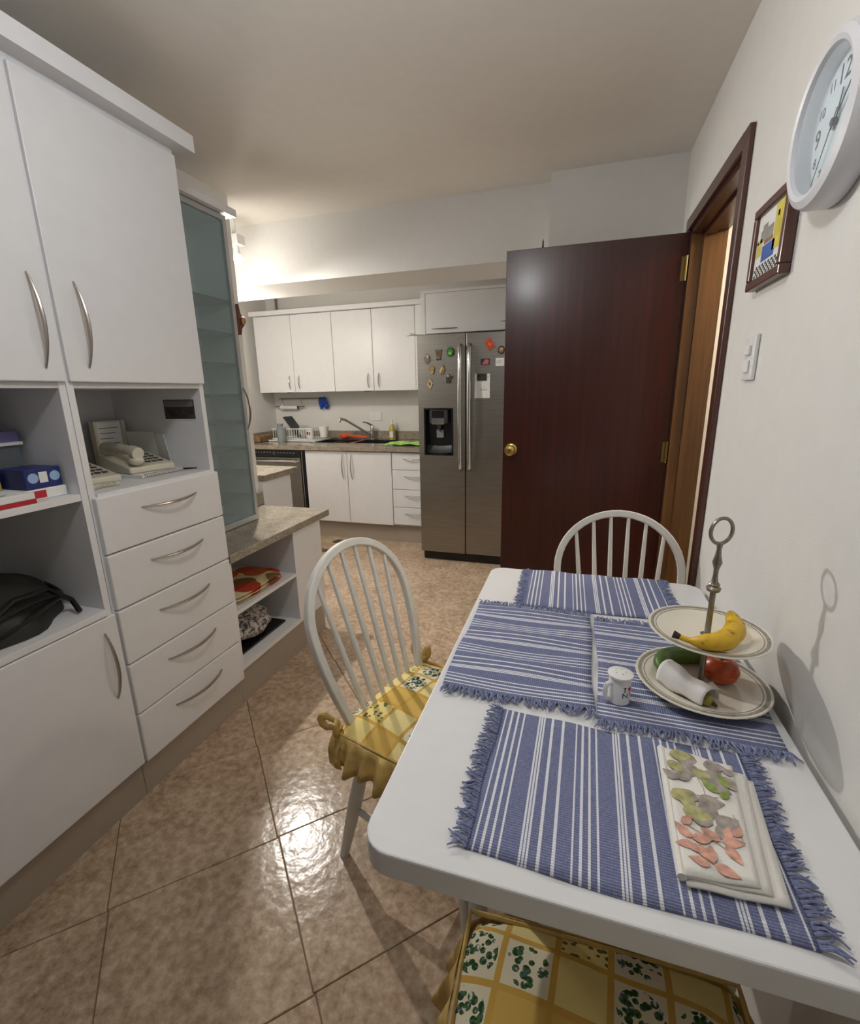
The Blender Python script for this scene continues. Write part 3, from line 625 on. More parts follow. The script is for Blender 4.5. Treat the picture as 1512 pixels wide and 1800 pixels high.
cup('cutlery_cup', 'white plastic cutlery cup hooked on the right end of the dish rack', 'cup', (-2.515, 4.37, 0.94), 0.038, 0.052, 0.11, m_wplast)
cup('drinking_glass', 'clear glass standing upside down at the left end of the dish rack', 'glass', (-3.10, 4.46, 0.919), 0.036, 0.03, 0.15, m_clear)
for k, x in enumerate((-2.79, -2.765, -2.74, -2.715)):
    o = MB().lathe([(0.0001, 0), (0.04, 0.003), (0.062, 0.010), (0.063, 0.013), (0.04, 0.006), (0.0001, 0.004)], (x, 4.39, 0.991), 24, (1, 0, 0.25)).build('plate', m_ceramic, None, (x, 4.39, 0.93))
    tag(o, ('leftmost', 'second', 'third', 'rightmost')[k]+' of the four white plates standing in the dish rack', 'plate', 'plates in the dish rack')
mg = MB().lathe([(0.0001, 0), (0.036, 0), (0.038, 0.085), (0.035, 0.085), (0.033, 0.004), (0.0001, 0.004)], (-2.66, 4.34, 0.93), 20).build('mug', m_ceramic, None); tag(mg, 'white mug with red mark in the dish rack', 'mug')
MB().box(-2.678, -2.642, 4.300, 4.305, 0.965, 0.995, 0.002).build('red_mark', m_red, mg)
cb = MB().box(-0.007, 0.007, -0.08, 0.08, 0, 0.26, 0.004, mat=Matrix.Translation((-2.80, 4.40, 0.942)) @ Matrix.Rotation(-0.66, 4, 'Y')).build('cutting_board', m_dark, None); tag(cb, 'dark grey cutting board leaning in the dish rack', 'cutting board')
wb = MB().box(-3.235, -3.11, 4.10, 4.36, 0.901, 0.965, 0.012).build('wicker_basket', m_wicker, None); tag(wb, 'low brown wicker basket at the left end of the worktop', 'basket')
sp = thing('soap_bottle', 'clear bottle of amber dish soap with white cap behind the sink', 'bottle', (-1.83, 4.575, 0.901))
MB().lathe([(0.0001, 0), (0.033, 0), (0.034, 0.01), (0.034, 0.10), (0.025, 0.135), (0.012, 0.155), (0.012, 0.165)], (-1.83, 4.575, 0.901), 20).build('body', m_soap, sp)
MB().box(-1.85, -1.81, 4.538, 4.542, 0.925, 0.985, 0.002).build('paper_label', m_paper, sp)
MB().lathe([(0.014, 0), (0.014, 0.02), (0.008, 0.025), (0.007, 0.045), (0.0001, 0.045)], (-1.83, 4.575, 1.062), 14).build('cap', m_wplast, sp)
sq = thing('dish_brush', 'orange dish brush lying behind the left sink bowl', 'brush', (-2.25, 4.56, 0.904))
MB().tube([(-2.10, 4.545, 0.925), (-2.25, 4.56, 0.932), (-2.36, 4.57, 0.94)], [0.009, 0.010, 0.014], 8, flat=0.7).build('stick', m_orange, sq)
MB().ball((-2.395, 4.575, 0.934), 0.05, 0.03, 0.028).build('head', m_orange, sq)
gcl = MB().grid(16, 12, lambda u, v: (-1.70+0.37*u+0.02*math.sin(v*3), 4.02+0.24*v-0.02*u, 0.905+0.012*abs(math.sin(7*u+3*v))+0.008*math.sin(11*v+2*u)**2)).build('dish_cloth', m_green, None)
gcl.modifiers.new('thickness', 'SOLIDIFY').thickness = 0.003; tag(gcl, 'rumpled lime green cloth on the worktop right of the sink', 'cloth')
ol = thing('wall_outlet', 'white double outlet plate on the wall behind the tap', 'outlet', (-2.04, 4.645, 1.09)); box('plate', m_wplast, ol, -2.105, -1.975, 4.640, 4.6495, 1.09, 1.175, 0.003)
for x in (-2.07, -2.01): box('socket', m_paper, ol, x-0.018, x+0.018, 4.637, 4.6402, 1.105, 1.16, 0.001)
# rail with roll holder, paper roll and blue gloves
rl = thing('utensil_rail', 'metal rail fixed to the wall under the wall cabinets', 'rail', (-2.88, 4.63, 1.31)); MB().tube([(-3.19, 4.625, 1.33), (-2.60, 4.625, 1.33)], 0.007, 8).build('bar', m_nickel, rl)
for x in (-3.15, -2.63): MB().tube([(x, 4.6495, 1.33), (x, 4.625, 1.33)], 0.008, 8).build('bracket', m_nickel, rl)
rh = thing('roll_holder', 'thin wire paper roll holder hanging from the rail', 'holder', (-3.05, 4.6, 1.20))
MB().tube([(-3.14, 4.625, 1.336), (-3.14, 4.605, 1.32), (-3.14, 4.595, 1.245)], 0.003, 6).tube([(-2.90, 4.625, 1.336), (-2.90, 4.605, 1.32), (-2.90, 4.595, 1.245)], 0.003, 6).build('hooks', m_nickel, rh)
MB().tube([(-3.24, 4.595, 1.245), (-2.86, 4.595, 1.245)], 0.006, 8).build('rod', m_nickel, rh)
pr = thing('paper_roll', 'nearly used up white paper towel roll on the wire holder', 'paper roll', (-3.05, 4.595, 1.215)); MB().tube([(-3.16, 4.595, 1.235), (-2.945, 4.595, 1.235)], 0.021, 14).build('roll', m_paper, pr); MB().tube([(-2.9445, 4.595, 1.235), (-2.940, 4.595, 1.235)], 0.018, 12).build('core', m_dark, pr)
gv = MB()
for k in range(9):
    rr = random.Random(k); gv.ball((-2.64+rr.uniform(-0.035, 0.045), 4.605+rr.uniform(-0.006, 0.006), 1.295+rr.uniform(-0.05, 0.035)), 0.028, 0.018, 0.034, 10, 7)
gv.tube([(-2.655, 4.60, 1.26), (-2.66, 4.60, 1.215)], [0.015, 0.009], 8)
tag(gv.build('rubber_gloves', m_blue, None), 'crumpled blue rubber gloves hanging on the rail', 'gloves')
# floor drains
for x, y, lab in ((-2.13, 3.81, 'round metal floor drain close to the kitchen plinth'), (-2.13, 3.545, 'round dark floor drain partly behind the low shelf unit')):
    o = MB().lathe([(0.05, 0), (0.048, 0.003), (0.036, 0.003), (0.034, 0.0015), (0.0001, 0.0015)], (x, y, 0.0005), 24).build('floor_drain', m_drain, None); tag(o, lab, 'drain')

# ================================================================== LAMPS
cl = thing('ceiling_lamp', 'round white ceiling lamp above the table side of the room', 'lamp', (CEIL_LAMP[0], CEIL_LAMP[1], 2.3))
MB().lathe([(0.15, 0), (0.15, -0.03), (0.13, -0.035), (0.0001, -0.035)], (CEIL_LAMP[0], CEIL_LAMP[1], CEIL), 32).build('base', m_wplast, cl)
MB().lathe([(0.125, 0), (0.115, -0.02), (0.08, -0.042), (0.04, -0.05), (0.0001, -0.052)], (CEIL_LAMP[0], CEIL_LAMP[1], CEIL-0.0355), 32).build('dome', m_dome, cl)
kl = thing('spot_lamp', 'small bright white spot lamp glaring beside the glass cabinet', 'lamp', (KIT_LAMP[0], KIT_LAMP[1], 2.15))
box('mount', m_wall, kl, -2.05, -1.955, 2.57, 2.64, 2.235, 2.29, 0.003); MB().tube([(-2.0, 2.605, 2.29), (-2.0, 2.605, CEIL)], 0.012, 8).build('stem', m_wplast, kl)
MB().tube([(-1.99, 2.60, 2.235), (-1.99, 2.60, 2.185)], [0.013, 0.02], 12).build('socket', m_wplast, kl)
MB().ball((-1.99, 2.60, 2.158), 0.028, 0.028, 0.032).build('bulb', m_bulb, kl)
fl2 = thing('ceiling_lamp', 'small round lamp under the beam hidden by the glass cabinet', 'lamp', (FAR_LAMP[0], FAR_LAMP[1], 2.0))
MB().lathe([(0.07, 0), (0.07, -0.02), (0.0001, -0.021)], (FAR_LAMP[0], FAR_LAMP[1], 2.0515), 24).build('base', m_wplast, fl2)
MB().lathe([(0.06, 0), (0.052, -0.015), (0.03, -0.026), (0.0001, -0.03)], (FAR_LAMP[0], FAR_LAMP[1], 2.030), 24).build('dome', m_dome, fl2)
on = MB().prism([(0, 0.16), (-0.012, 0.10), (-0.006, 0.04), (0.0, 0.0), (0.012, 0.035), (0.030, 0.05), (0.034, 0.08), (0.022, 0.10), (0.010, 0.11)], 0, 0.03, mat=Matrix(((0, 0, 1, -1.8445), (1, 0, 0, 2.335), (0, 1, 0, 1.70), (0, 0, 0, 1)))).build('wall_ornament', m_frame, None); tag(on, 'brown carved ornament on the wall end beside the glass cabinet', 'ornament')
MB().ball((-1.806, 2.352, 1.775), 0.012, 0.016, 0.022, 10, 7).build('carving', plain('carving_tan', (168, 120, 80), 0.6), on)

# ================================================================== TABLE
TX0, TX1, TY0, TY1, TZ = -0.265, 0.405, 0.466, 1.597, 0.75
def rrect(x0, x1, y0, y1, r, n=6):
    out = []
    for cx, cy, a in ((x1-r, y1-r, 0), (x0+r, y1-r, 90), (x0+r, y0+r, 180), (x1-r, y0+r, 270)):
        for k in range(n+1):
            t = math.radians(a+90*k/n); out.append((cx+r*math.cos(t), cy+r*math.sin(t)))
    return out
tb = thing('dining_table', 'white rectangular table with rounded corners pushed against the right wall', 'table', (0.07, 1.03, 0))
bm = bmesh.new(); poly = rrect(TX0, TX1, TY0, TY1, 0.045)
fv = [bm.verts.new((x, y, TZ-0.042)) for x, y in poly]; f_ = bm.faces.new(fv)
ex = bmesh.ops.extrude_face_region(bm, geom=[f_]); bmesh.ops.translate(bm, vec=(0, 0, 0.042), verts=[g for g in ex['geom'] if isinstance(g, bmesh.types.BMVert)])
hz = [e for e in bm.edges if abs(e.verts[0].co.z-e.verts[1].co.z) < 1e-6]
bmesh.ops.bevel(bm, geom=hz, offset=0.003, segments=2, affect='EDGES', profile=0.5)
bm.verts.index_update(); b = MB(); b.add([v.co.copy() for v in bm.verts], [[v.index for v in f.verts] for f in bm.faces]); bm.free(); b.build('tabletop', m_table, tb)
for x, y in ((-0.15, 0.78), (0.33, 0.78), (-0.15, 1.44), (0.378, 1.14)): MB().tube([(x, y, 0), (x, y, TZ-0.042)], [0.020, 0.024], 12).build('leg', m_table, tb)
box('apron', m_table, tb, -0.12, 0.30, 0.77, 0.79, 0.66, 0.7075)

# ---- placemats
def placemat(label, c, rot, hl, hw, z, seed, wob=0.0015):
    rr = random.Random(seed); ph = [rr.uniform(0, 6) for _ in range(4)]
    def top(u, v):
        x = (2*u-1)*hl; y = (2*v-1)*hw+0.003*math.sin(7*u+ph[0])
        return Vector((x+0.002*math.sin(9*v+ph[1]), y, wob*(1+math.sin(18*u+ph[2])*math.cos(5*v+ph[3]))))
    b = MB().grid(44, 16, top); me = b.mesh('placemat', m_stripe)
    o = bpy.data.objects.new('placemat', me); COL.objects.link(o); o.location = (c[0], c[1], z); o.rotation_euler = (0, 0, rot)
    sl = o.modifiers.new('thickness', 'SOLIDIFY'); sl.thickness = 0.0022; sl.offset = 1.0
    tag(o, label, 'placemat', 'striped placemats on the table')
    for s in (-1, 1):
        f = MB()
        for k in range(95):
            v = (k+rr.uniform(0.1, 0.9))/95; p = top(0 if s < 0 else 1, v)+Vector((0, 0, 0.0015)); L = rr.uniform(0.018, 0.030); sk2 = rr.uniform(-0.012, 0.012)
            up = rr.uniform(0.001, 0.006)
            f.tube([p-Vector((s*0.002, 0, 0)), p+Vector((s*L*0.35, sk2*0.2, up)), p+Vector((s*L*0.7, sk2*0.7, up*0.6)), p+Vector((s*L, sk2*1.2+rr.uniform(-0.004, 0.004), 0.001))], [0.0016, 0.0019, 0.0017, 0.0010], 5)
        fo = bpy.data.objects.new('fringe', f.mesh('fringe', m_fringe)); COL.objects.link(fo); fo.parent = o; fo['kind'] = 'stuff'
    return o
placemat('blue and white striped placemat at the far end of the table', (0.08, 1.447), 0.02, 0.207, 0.147, 0.7505, 1)
placemat('blue and white striped placemat along the left table edge', (-0.092, 1.062), PI/2, 0.206, 0.157, 0.7512, 2, 0.003)
placemat('blue and white striped placemat under the tiered plate stand', (0.232, 1.040), PI/2-0.01, 0.208, 0.157, 0.7518, 3, 0.0006)
placemat('blue and white striped placemat under the folded napkin nearest the camera', (0.092, 0.652), -0.02, 0.207, 0.155, 0.7512, 4)
# ---- napkin
NZ = 0.7575
nr = thing('napkin', 'white napkin with printed taupe leaves and pink flowers folded on the placemat', 'napkin', (0.225, 0.65, NZ))
def cloth_sheet(cs, z, th, name, wav=0.001):
    q = [Vector((x, y, 0)) for x, y in cs]
    def f(u, v):
        p = q[0].lerp(q[1], u).lerp(q[3].lerp(q[2], u), v); return (p.x, p.y, z+wav*math.sin(9*u+4*v))
    o = MB().grid(12, 16, f).build(name, m_napkin, nr); s = o.modifiers.new('thickness', 'SOLIDIFY'); s.thickness = th; s.offset = 1.0; return o
m_napkin = plain('white_cotton', (232, 229, 222), 0.9, bump=0.25, bscale=180)
cloth_sheet([(0.166, 0.528), (0.281, 0.533), (0.300, 0.735), (0.175, 0.765)], NZ, 0.003, 'bottom_layer')
cloth_sheet([(0.163, 0.536), (0.263, 0.540), (0.291, 0.742), (0.173, 0.768)], NZ+0.004, 0.003, 'middle_layer')
cloth_sheet([(0.161, 0.534), (0.250, 0.543), (0.274, 0.752), (0.171, 0.770)], NZ+0.008, 0.003, 'top_layer')
MB().tube([(0.161, 0.534, NZ+0.0065), (0.166, 0.65, NZ+0.0065), (0.171, 0.770, NZ+0.0065)], 0.0062, 8).build('fold', m_napkin, nr)
def petal(b, cx, cy, ang, L, wd, z):
    pts = []
    for k in range(13):
        t = k/12; pts.append((t*L, wd*math.sin(PI*t**0.75)))
    for k in range(11, 0, -1):
        t = k/12; pts.append((t*L, -wd*math.sin(PI*t**0.75)))
    c, s = math.cos(ang), math.sin(ang); b.prism([(cx+x*c-y*s, cy+x*s+y*c) for x, y in pts], z, z+0.0002)
def inq(u, v):   # napkin top quad
    a = Vector((0.161, 0.534)).lerp(Vector((0.250, 0.543)), u); c = Vector((0.171, 0.770)).lerp(Vector((0.274, 0.752)), u); return a.lerp(c, v)
prz = NZ+0.0122
groups = [('taupe_leaves', (160, 150, 142), [(0.5, 0.93, 2.9, .046), (0.58, 0.92, 0.0, .040), (0.55, 0.76, -0.5, .046), (0.48, 0.78, 2.3, .044), (0.58, 0.77, 0.7, .040), (0.12, 0.72, 0.5, .040), (0.16, 0.70, 2.4, .03), (0.40, 0.55, 0.1, .044), (0.42, 0.54, -0.9, .040), (0.40, 0.55, 2.6, .036), (0.6, 0.38, 0.5, .042), (0.55, 0.38, 2.7, .042), (0.58, 0.37, -0.9, .036), (0.80, 0.84, -1.0, .036), (0.86, 0.88, 0.6, .022)], 0.012),
          ('olive_leaves', (172, 168, 120), [(0.10, 0.93, 0.1, .044), (0.06, 0.86, -0.8, .034), (0.40, 0.82, -0.3, .034), (0.03, 0.53, 0.5, .042), (0.16, 0.45, -0.2, .046), (0.2, 0.47, 1.1, .034), (0.06, 0.60, -0.9, .034)], 0.011),
          ('pink_petals', (208, 158, 140), [(0.22, 0.24, 0.3, .036), (0.28, 0.20, -1.0, .032), (0.20, 0.24, 2.2, .034), (0.24, 0.2, 3.3, .03), (0.62, 0.26, 0.2, .036), (0.60, 0.26, 2.5, .032), (0.66, 0.24, -1.1, .034), (0.70, 0.28, 1.3, .028), (0.45, 0.09, -0.4, .036), (0.42, 0.1, 1.4, .032), (0.40, 0.08, 2.9, .03), (0.12, 0.33, 0.9, .028), (0.06, 0.30, -0.6, .026), (0.80, 0.32, 0.9, .026), (0.35, 0.17, 3.0, .028)], 0.0085),
          ('green_leaves', (142, 158, 88), [(0.70, 0.66, 2.2, .036), (0.88, 0.74, 1.9, .032), (0.74, 0.62, 0.9, .028)], 0.008)]
for gi, (nm, c, ps, wd) in enumerate(groups):
    b = MB()
    for i_, (u, v, a, L) in enumerate(ps):
        p = inq(u, v); petal(b, p.x, p.y, a, L*0.85, wd*L/0.034*0.9, prz+0.0003*gi+0.00003*i_)
    b.build(nm, plain('print_'+nm, c, 0.9, noise=0.35, nscale=70), nr)
b = MB()
for u0, v0, u1, v1 in ((0.4, 0.85, 0.55, 0.5), (0.5, 0.5, 0.3, 0.2), (0.1, 0.35, 0.7, 0.2), (0.7, 0.62, 0.4, 0.6), (0.85, 0.5, 0.9, 0.3), (0.2, 0.9, 0.5, 0.75)):
    a, c = inq(u0, v0), inq(u1, v1); b.tube([(a.x, a.y, prz), ((a.x+c.x)/2+0.004, (a.y+c.y)/2, prz), (c.x, c.y, prz)], 0.0006, 4)
b.build('stems', plain('print_stem', (176, 152, 130), 0.9), nr)
# ---- salt shaker
SC = Vector((0.112, 0.902, 0.7555)); SR = 0.0215; SH = 0.064
ss = thing('salt_shaker', 'white mug shaped ceramic salt shaker with black and red lettering', 'shaker', SC)
MB().lathe([(0.0001, 0), (SR-0.002, 0), (SR, 0.002), (SR, SH-0.014), (SR-0.002, SH-0.011), (SR-0.002, SH-0.010), (SR+0.003, SH-0.006), (SR+0.003, SH-0.002), (SR-0.001, SH), (0.0001, SH+0.002)], SC, 32).build('body', m_ceramic, ss)
ha = math.radians(215); hd = Vector((math.cos(ha), math.sin(ha), 0))
MB().tube([SC+hd*(SR-0.003)+Vector((0, 0, 0.046)), SC+hd*(SR+0.010)+Vector((0, 0, 0.044)), SC+hd*(SR+0.014)+Vector((0, 0, 0.030)), SC+hd*(SR+0.010)+Vector((0, 0, 0.013)), SC+hd*(SR-0.003)+Vector((0, 0, 0.010))], 0.0048, 8).build('handle', m_ceramic, ss)
hl_ = MB()
for k in range(5): hl_.lathe([(0.0012, 0), (0.0001, 0.0004)], SC+Vector((0.010*math.cos(k*1.256), 0.010*math.sin(k*1.256), SH+0.0016)), 8)
hl_.build('shaker_holes', m_ink, ss)
def wrap_text(vs, fs, ang0, zc, name, mat):
    b = MB(); out = []
    for v in vs:
        a = ang0+v.x/(SR+0.0004); out.append((SC.x+(SR+0.0005)*math.cos(a), SC.y+(SR+0.0005)*math.sin(a), SC.z+zc+v.y))
    b.add(out, fs); return b.build(name, mat, ss)
A0 = math.radians(-47)
for ch, dx, zc in (('I', -0.0075, 0.036), ('N', -0.0065, 0.0235), ('Y', 0.0065, 0.0235)):
    vs, fs = text_mesh(ch, 0.0165); 
    if ch == 'I': vs = vs+[Vector((-0.003, z, 0)) for z in (0.0045, 0.0058)]+[Vector((0.003, z, 0)) for z in (0.0058, 0.0045)]; n = len(vs); fs = fs+[(n-4, n-3, n-2, n-1)]
    for v in vs: v.x += dx
    wrap_text(vs, fs, A0, zc, 'letter', m_ink)
hv = [Vector((0.0065*0.9*(16*math.sin(t)**3)/16+0.005, 0.0062*(13*math.cos(t)-5*math.cos(2*t)-2*math.cos(3*t)-math.cos(4*t))/16, 0)) for t in [2*PI*k/28 for k in range(28)]]
wrap_text(hv, [tuple(range(28))], A0, 0.037, 'heart', m_inkred)
# ---- two-tier stand
PC = Vector((0.279, 0.992, 0.7545))
def plate_prof(R, h, foot=0.5):
    return [(0.0001, 0.002), (R*foot-0.004, 0.0), (R*foot, 0.0), (R*foot+0.004, 0.003), (R*0.66, 0.006), (R*0.72, h*0.55), (R*0.99, h-0.001), (R, h), (R*0.99, h+0.002), (R*0.72, h*0.55+0.004), (R*0.64, 0.010), (R*0.3, 0.007), (0.0001, 0.007)]
ts = thing('tiered_plate_stand', 'two tier cream china plate stand with pewter rod and ring handle', 'plate stand', PC)
def tier(z, R, name):
    c = PC+Vector((0, 0, z)); p = MB().lathe(plate_prof(R, 0.018), c, 48).build(name, m_plate, ts)
    def hh(r): return 0.018*0.55+0.004+(0.018+0.002-0.018*0.55-0.004)*(r/R-0.72)/0.27
    for a, b2 in ((0.90, 0.955), (0.855, 0.87)):
        MB().lathe([(R*a, hh(R*a)+0.0002), (R*a, hh(R*a)+0.0006), (R*b2, hh(R*b2)+0.0006), (R*b2, hh(R*b2)+0.0002)], c, 48, caps=False).build('rim_band', m_band, p)
tier(0.004, 0.1265, 'lower_plate'); tier(0.118, 0.111, 'upper_plate')
MB().lathe([(0.0001, 0), (0.03, 0), (0.03, 0.004), (0.0001, 0.004)], PC, 20).build('foot', m_pewter, ts)
MB().lathe([(0.012, 0.011), (0.006, 0.014), (0.005, 0.117), (0.012, 0.118), (0.0125, 0.126), (0.006, 0.13), (0.0052, 0.19), (0.0055, 0.218), (0.012, 0.222), (0.0135, 0.228), (0.009, 0.232), (0.0105, 0.236), (0.006, 0.242), (0.0045, 0.255), (0.0048, 0.268), (0.009, 0.282), (0.0055, 0.296), (0.0042, 0.31), (0.0065, 0.322), (0.0001, 0.324)], PC, 20).build('rod', m_pewter, ts)
rc = PC+Vector((0, 0, 0.346)); ra = math.radians(26); rd = Vector((math.cos(ra), math.sin(ra), 0))
MB().tube([rc+rd*(0.0235*math.cos(2*PI*k/32))+Vector((0, 0, 0.0255*math.sin(2*PI*k/32))) for k in range(32)], 0.0036, 8, closed=True, ref=rd.cross(Vector((0, 0, 1)))).build('ring', m_pewter, ts)
# ---- fruit
def fruit(name, label, cat, pts, rad, mat, n=10, tips=None):
    pts = [Vector(p) for p in pts]; P = []; R_ = []
    for i in range(len(pts)-1):
        p0 = pts[max(i-1, 0)]; p1 = pts[i]; p2 = pts[i+1]; p3 = pts[min(i+2, len(pts)-1)]
        for k in range(5):
            t = k/5; P.append(0.5*((2*p1)+(p2-p0)*t+(2*p0-5*p1+4*p2-p3)*t*t+(3*p1-p0-3*p2+p3)*t**3)); R_.append(rad[i]*(1-t)+rad[i+1]*t)
    P.append(pts[-1]); R_.append(rad[-1])
    t_ = thing(name, label, cat, tuple(min(pts, key=lambda q: q.z)))
    MB().tube(P, R_, n, smooth=True).build('flesh', mat, t_)
    for i, (a, bb, r1, r2) in enumerate(tips or []): MB().tube([a, bb], [r1, r2], 7).build('tip', m_stem, t_)
    return t_
uz = PC.z+0.118+0.012
fruit('banana', 'ripe yellow banana lying on the upper plate', 'banana', [(0.214, 0.925, uz+0.016), (0.232, 0.919, uz+0.014), (0.255, 0.912, uz+0.018), (0.290, 0.926, uz+0.019), (0.319, 0.968, uz+0.024), (0.322, 1.006, uz+0.034), (0.319, 1.018, uz+0.036)], [0.0052, 0.0062, 0.0155, 0.0195, 0.0195, 0.012, 0.004], m_banana, 10, [((0.203, 0.929, uz+0.019), (0.215, 0.925, uz+0.016), 0.0085, 0.0058)])
lz = PC.z+0.004+0.009
fruit('green_plantain', 'curved dark green plantain at the left of the lower plate', 'plantain', [(0.199, 0.985, lz+0.024), (0.204, 1.01, lz+0.024), (0.222, 1.045, lz+0.020), (0.262, 1.066, lz+0.018), (0.312, 1.060, lz+0.020), (0.325, 1.056, lz+0.02)], [0.006, 0.016, 0.019, 0.019, 0.013, 0.005], m_greenfruit, 10)
tm = thing('tomato', 'round orange red tomato under the upper plate', 'tomato', (0.318, 1.012, lz))
MB().lathe([(0.0001, 0.0), (0.018, 0.001), (0.032, 0.012), (0.036, 0.028), (0.030, 0.044), (0.016, 0.052), (0.005, 0.050), (0.0001, 0.048)], (0.318, 1.012, lz), 24).build('flesh', m_tomato, tm); MB().lathe([(0.006, 0), (0.003, 0.004), (0.002, 0.010), (0.0001, 0.010)], (0.318, 1.012, lz+0.049), 8).build('stalk', m_greenfruit, tm)
fruit('ripe_plantain', 'short ripening plantain wrapped in tissue on the lower plate', 'plantain', [(0.215, 0.972, lz+0.016), (0.232, 0.955, lz+0.017), (0.252, 0.93, lz+0.017), (0.272, 0.907, lz+0.016), (0.279, 0.899, lz+0.015)], [0.008, 0.014, 0.0155, 0.0125, 0.005], plain('olive_skin', (140, 130, 50), 0.5, noise=0.3), 10, [((0.279, 0.899, lz+0.015), (0.284, 0.893, lz+0.014), 0.005, 0.003)])
def wrapfn(u, v):
    a = Vector((0.211, 0.986, 0)); c = Vector((0.276, 0.908, 0)); dv = (c-a).normalized(); sv = Vector((-dv.y, dv.x, 0))
    t = (v-0.5)*2; ang = t*PI*0.62; r = 0.0225+0.003*math.sin(5*u+3*v)+0.004*(1-u)
    h = max(0.0006, lz+0.0165+r*math.cos(ang)*1.05+0.0018*math.sin(13*u+7*v)-lz)
    side_ = r*math.sin(ang)*1.0+(0.012*(abs(t)-0.75)*(1 if t > 0 else -1) if abs(t) > 0.75 else 0)
    p = a.lerp(c, u)+sv*side_; return (p.x, p.y, lz+max(h, 0.001))
tp = MB().grid(14, 20, wrapfn).build('paper_tissue', m_tissue, None); tp.modifiers.new('thickness', 'SOLIDIFY').thickness = 0.0008; tag(tp, 'white paper tissue wrapped over the fruit on the lower plate', 'tissue')

# ================================================================== CHAIRS
def build_chair(label):
    t = thing('windsor_chair', label, 'chair', (0, 0, 0), 'white hoop back chairs at the table')
    sh = []
    for k in range(40):
        a = 2*PI*k/40; x = 0.205*math.cos(a); y = 0.205*math.sin(a); q = (abs(math.cos(a))**2.8+abs(math.sin(a))**2.8)**(-1/2.8)
        sh.append((0.205*math.cos(a)*q*(1.0+0.06*math.sin(a)), 0.205*math.sin(a)*q))
    b = MB(); b.prism(sh, 0.425, 0.455, smooth=True).build('seat', m_chair, t)
    for sx in (-1, 1):
        for sy in (-1, 1):
            a = Vector((sx*0.14, sy*0.145, 0.43)); c = Vector((sx*0.195, sy*(0.205 if sy > 0 else 0.225), 0.0))
            pts = [c.lerp(a, k/8) for k in range(9)]; rs = [0.0135, 0.0155, 0.018, 0.0205, 0.0215, 0.0205, 0.019, 0.017, 0.0155]
            MB().tube(pts, rs, 12).build('leg', m_chair, t)
    for sx in (-1, 1): MB().tube([(sx*0.172, 0.178, 0.17), (sx*0.172, 0, 0.17), (sx*0.172, -0.188, 0.17)], [0.009, 0.014, 0.009], 8).build('stretcher', m_chair, t)
    MB().tube([(-0.172, 0, 0.17), (0, 0, 0.17), (0.172, 0, 0.17)], [0.009, 0.013, 0.009], 8).build('stretcher', m_chair, t)
    R_ = 0.211; zc = 0.732; pts = []
    lean = lambda z: -0.175-(z-0.44)*0.30
    for k in range(7):
        f = k/6; z = 0.44+(zc-0.44)*f; pts.append(Vector((0.160+(R_-0.160)*math.sin(f*PI/2), lean(z), z)))
    for k in range(1, 24):
        a = PI*k/24; z = zc+0.198*math.sin(a); pts.append(Vector((R_*math.cos(a), lean(z), z)))
    for k in range(7):
        f = 1-k/6; z = 0.44+(zc-0.44)*f; pts.append(Vector((-(0.160+(R_-0.160)*math.sin(f*PI/2)), lean(z), z)))
    e1 = []; e2 = []; nrm = Vector((0, 1, 0.30)).normalized()
    for i in range(len(pts)):
        dv = (pts[min(i+1, len(pts)-1)]-pts[max(i-1, 0)]).normalized(); e2.append(nrm); e1.append(dv.cross(nrm).normalized())
    ho = MB().ribbon(pts, e1, e2, 0.0125, 0.011).build('hoop', m_chair, t); bv = ho.modifiers.new('soft', 'BEVEL'); bv.width = 0.004; bv.segments = 2; bv.limit_method = 'ANGLE'
    for k in range(6):
        s = (k-2.5)/2.5; x0 = 0.105*s; x1 = 0.150*s; z1 = zc+0.198*math.sqrt(1-(x1/R_)**2)-0.006
        p0 = Vector((x0, lean(0.45), 0.45)); p1 = Vector((x1, lean(z1), z1))
        MB().tube([p0.lerp(p1, q/6) for q in range(7)], [0.0065, 0.0078, 0.0085, 0.0085, 0.0078, 0.007, 0.006], 8).build('spindle', m_chair, t)
    return t
ch1 = build_chair('white hoop back chair with chipped paint on the left side of the table')
ch2 = copy_tree(ch1); ch2['label'] = 'white hoop back chair at the far end of the table before the dark door'
ch3 = copy_tree(ch1); ch3['label'] = 'white chair at the near end tucked under the table edge'
a1 = math.radians(-16); ch1.location = (-0.338, 1.12, 0); ch1.rotation_euler = (0, 0, a1-PI/2)
ch2.location = (0.178, 1.455, 0); ch2.rotation_euler = (0, 0, PI+0.03)
ch3.location = (0.085, 0.42, 0); ch3.rotation_euler = (0, 0, 0.03)
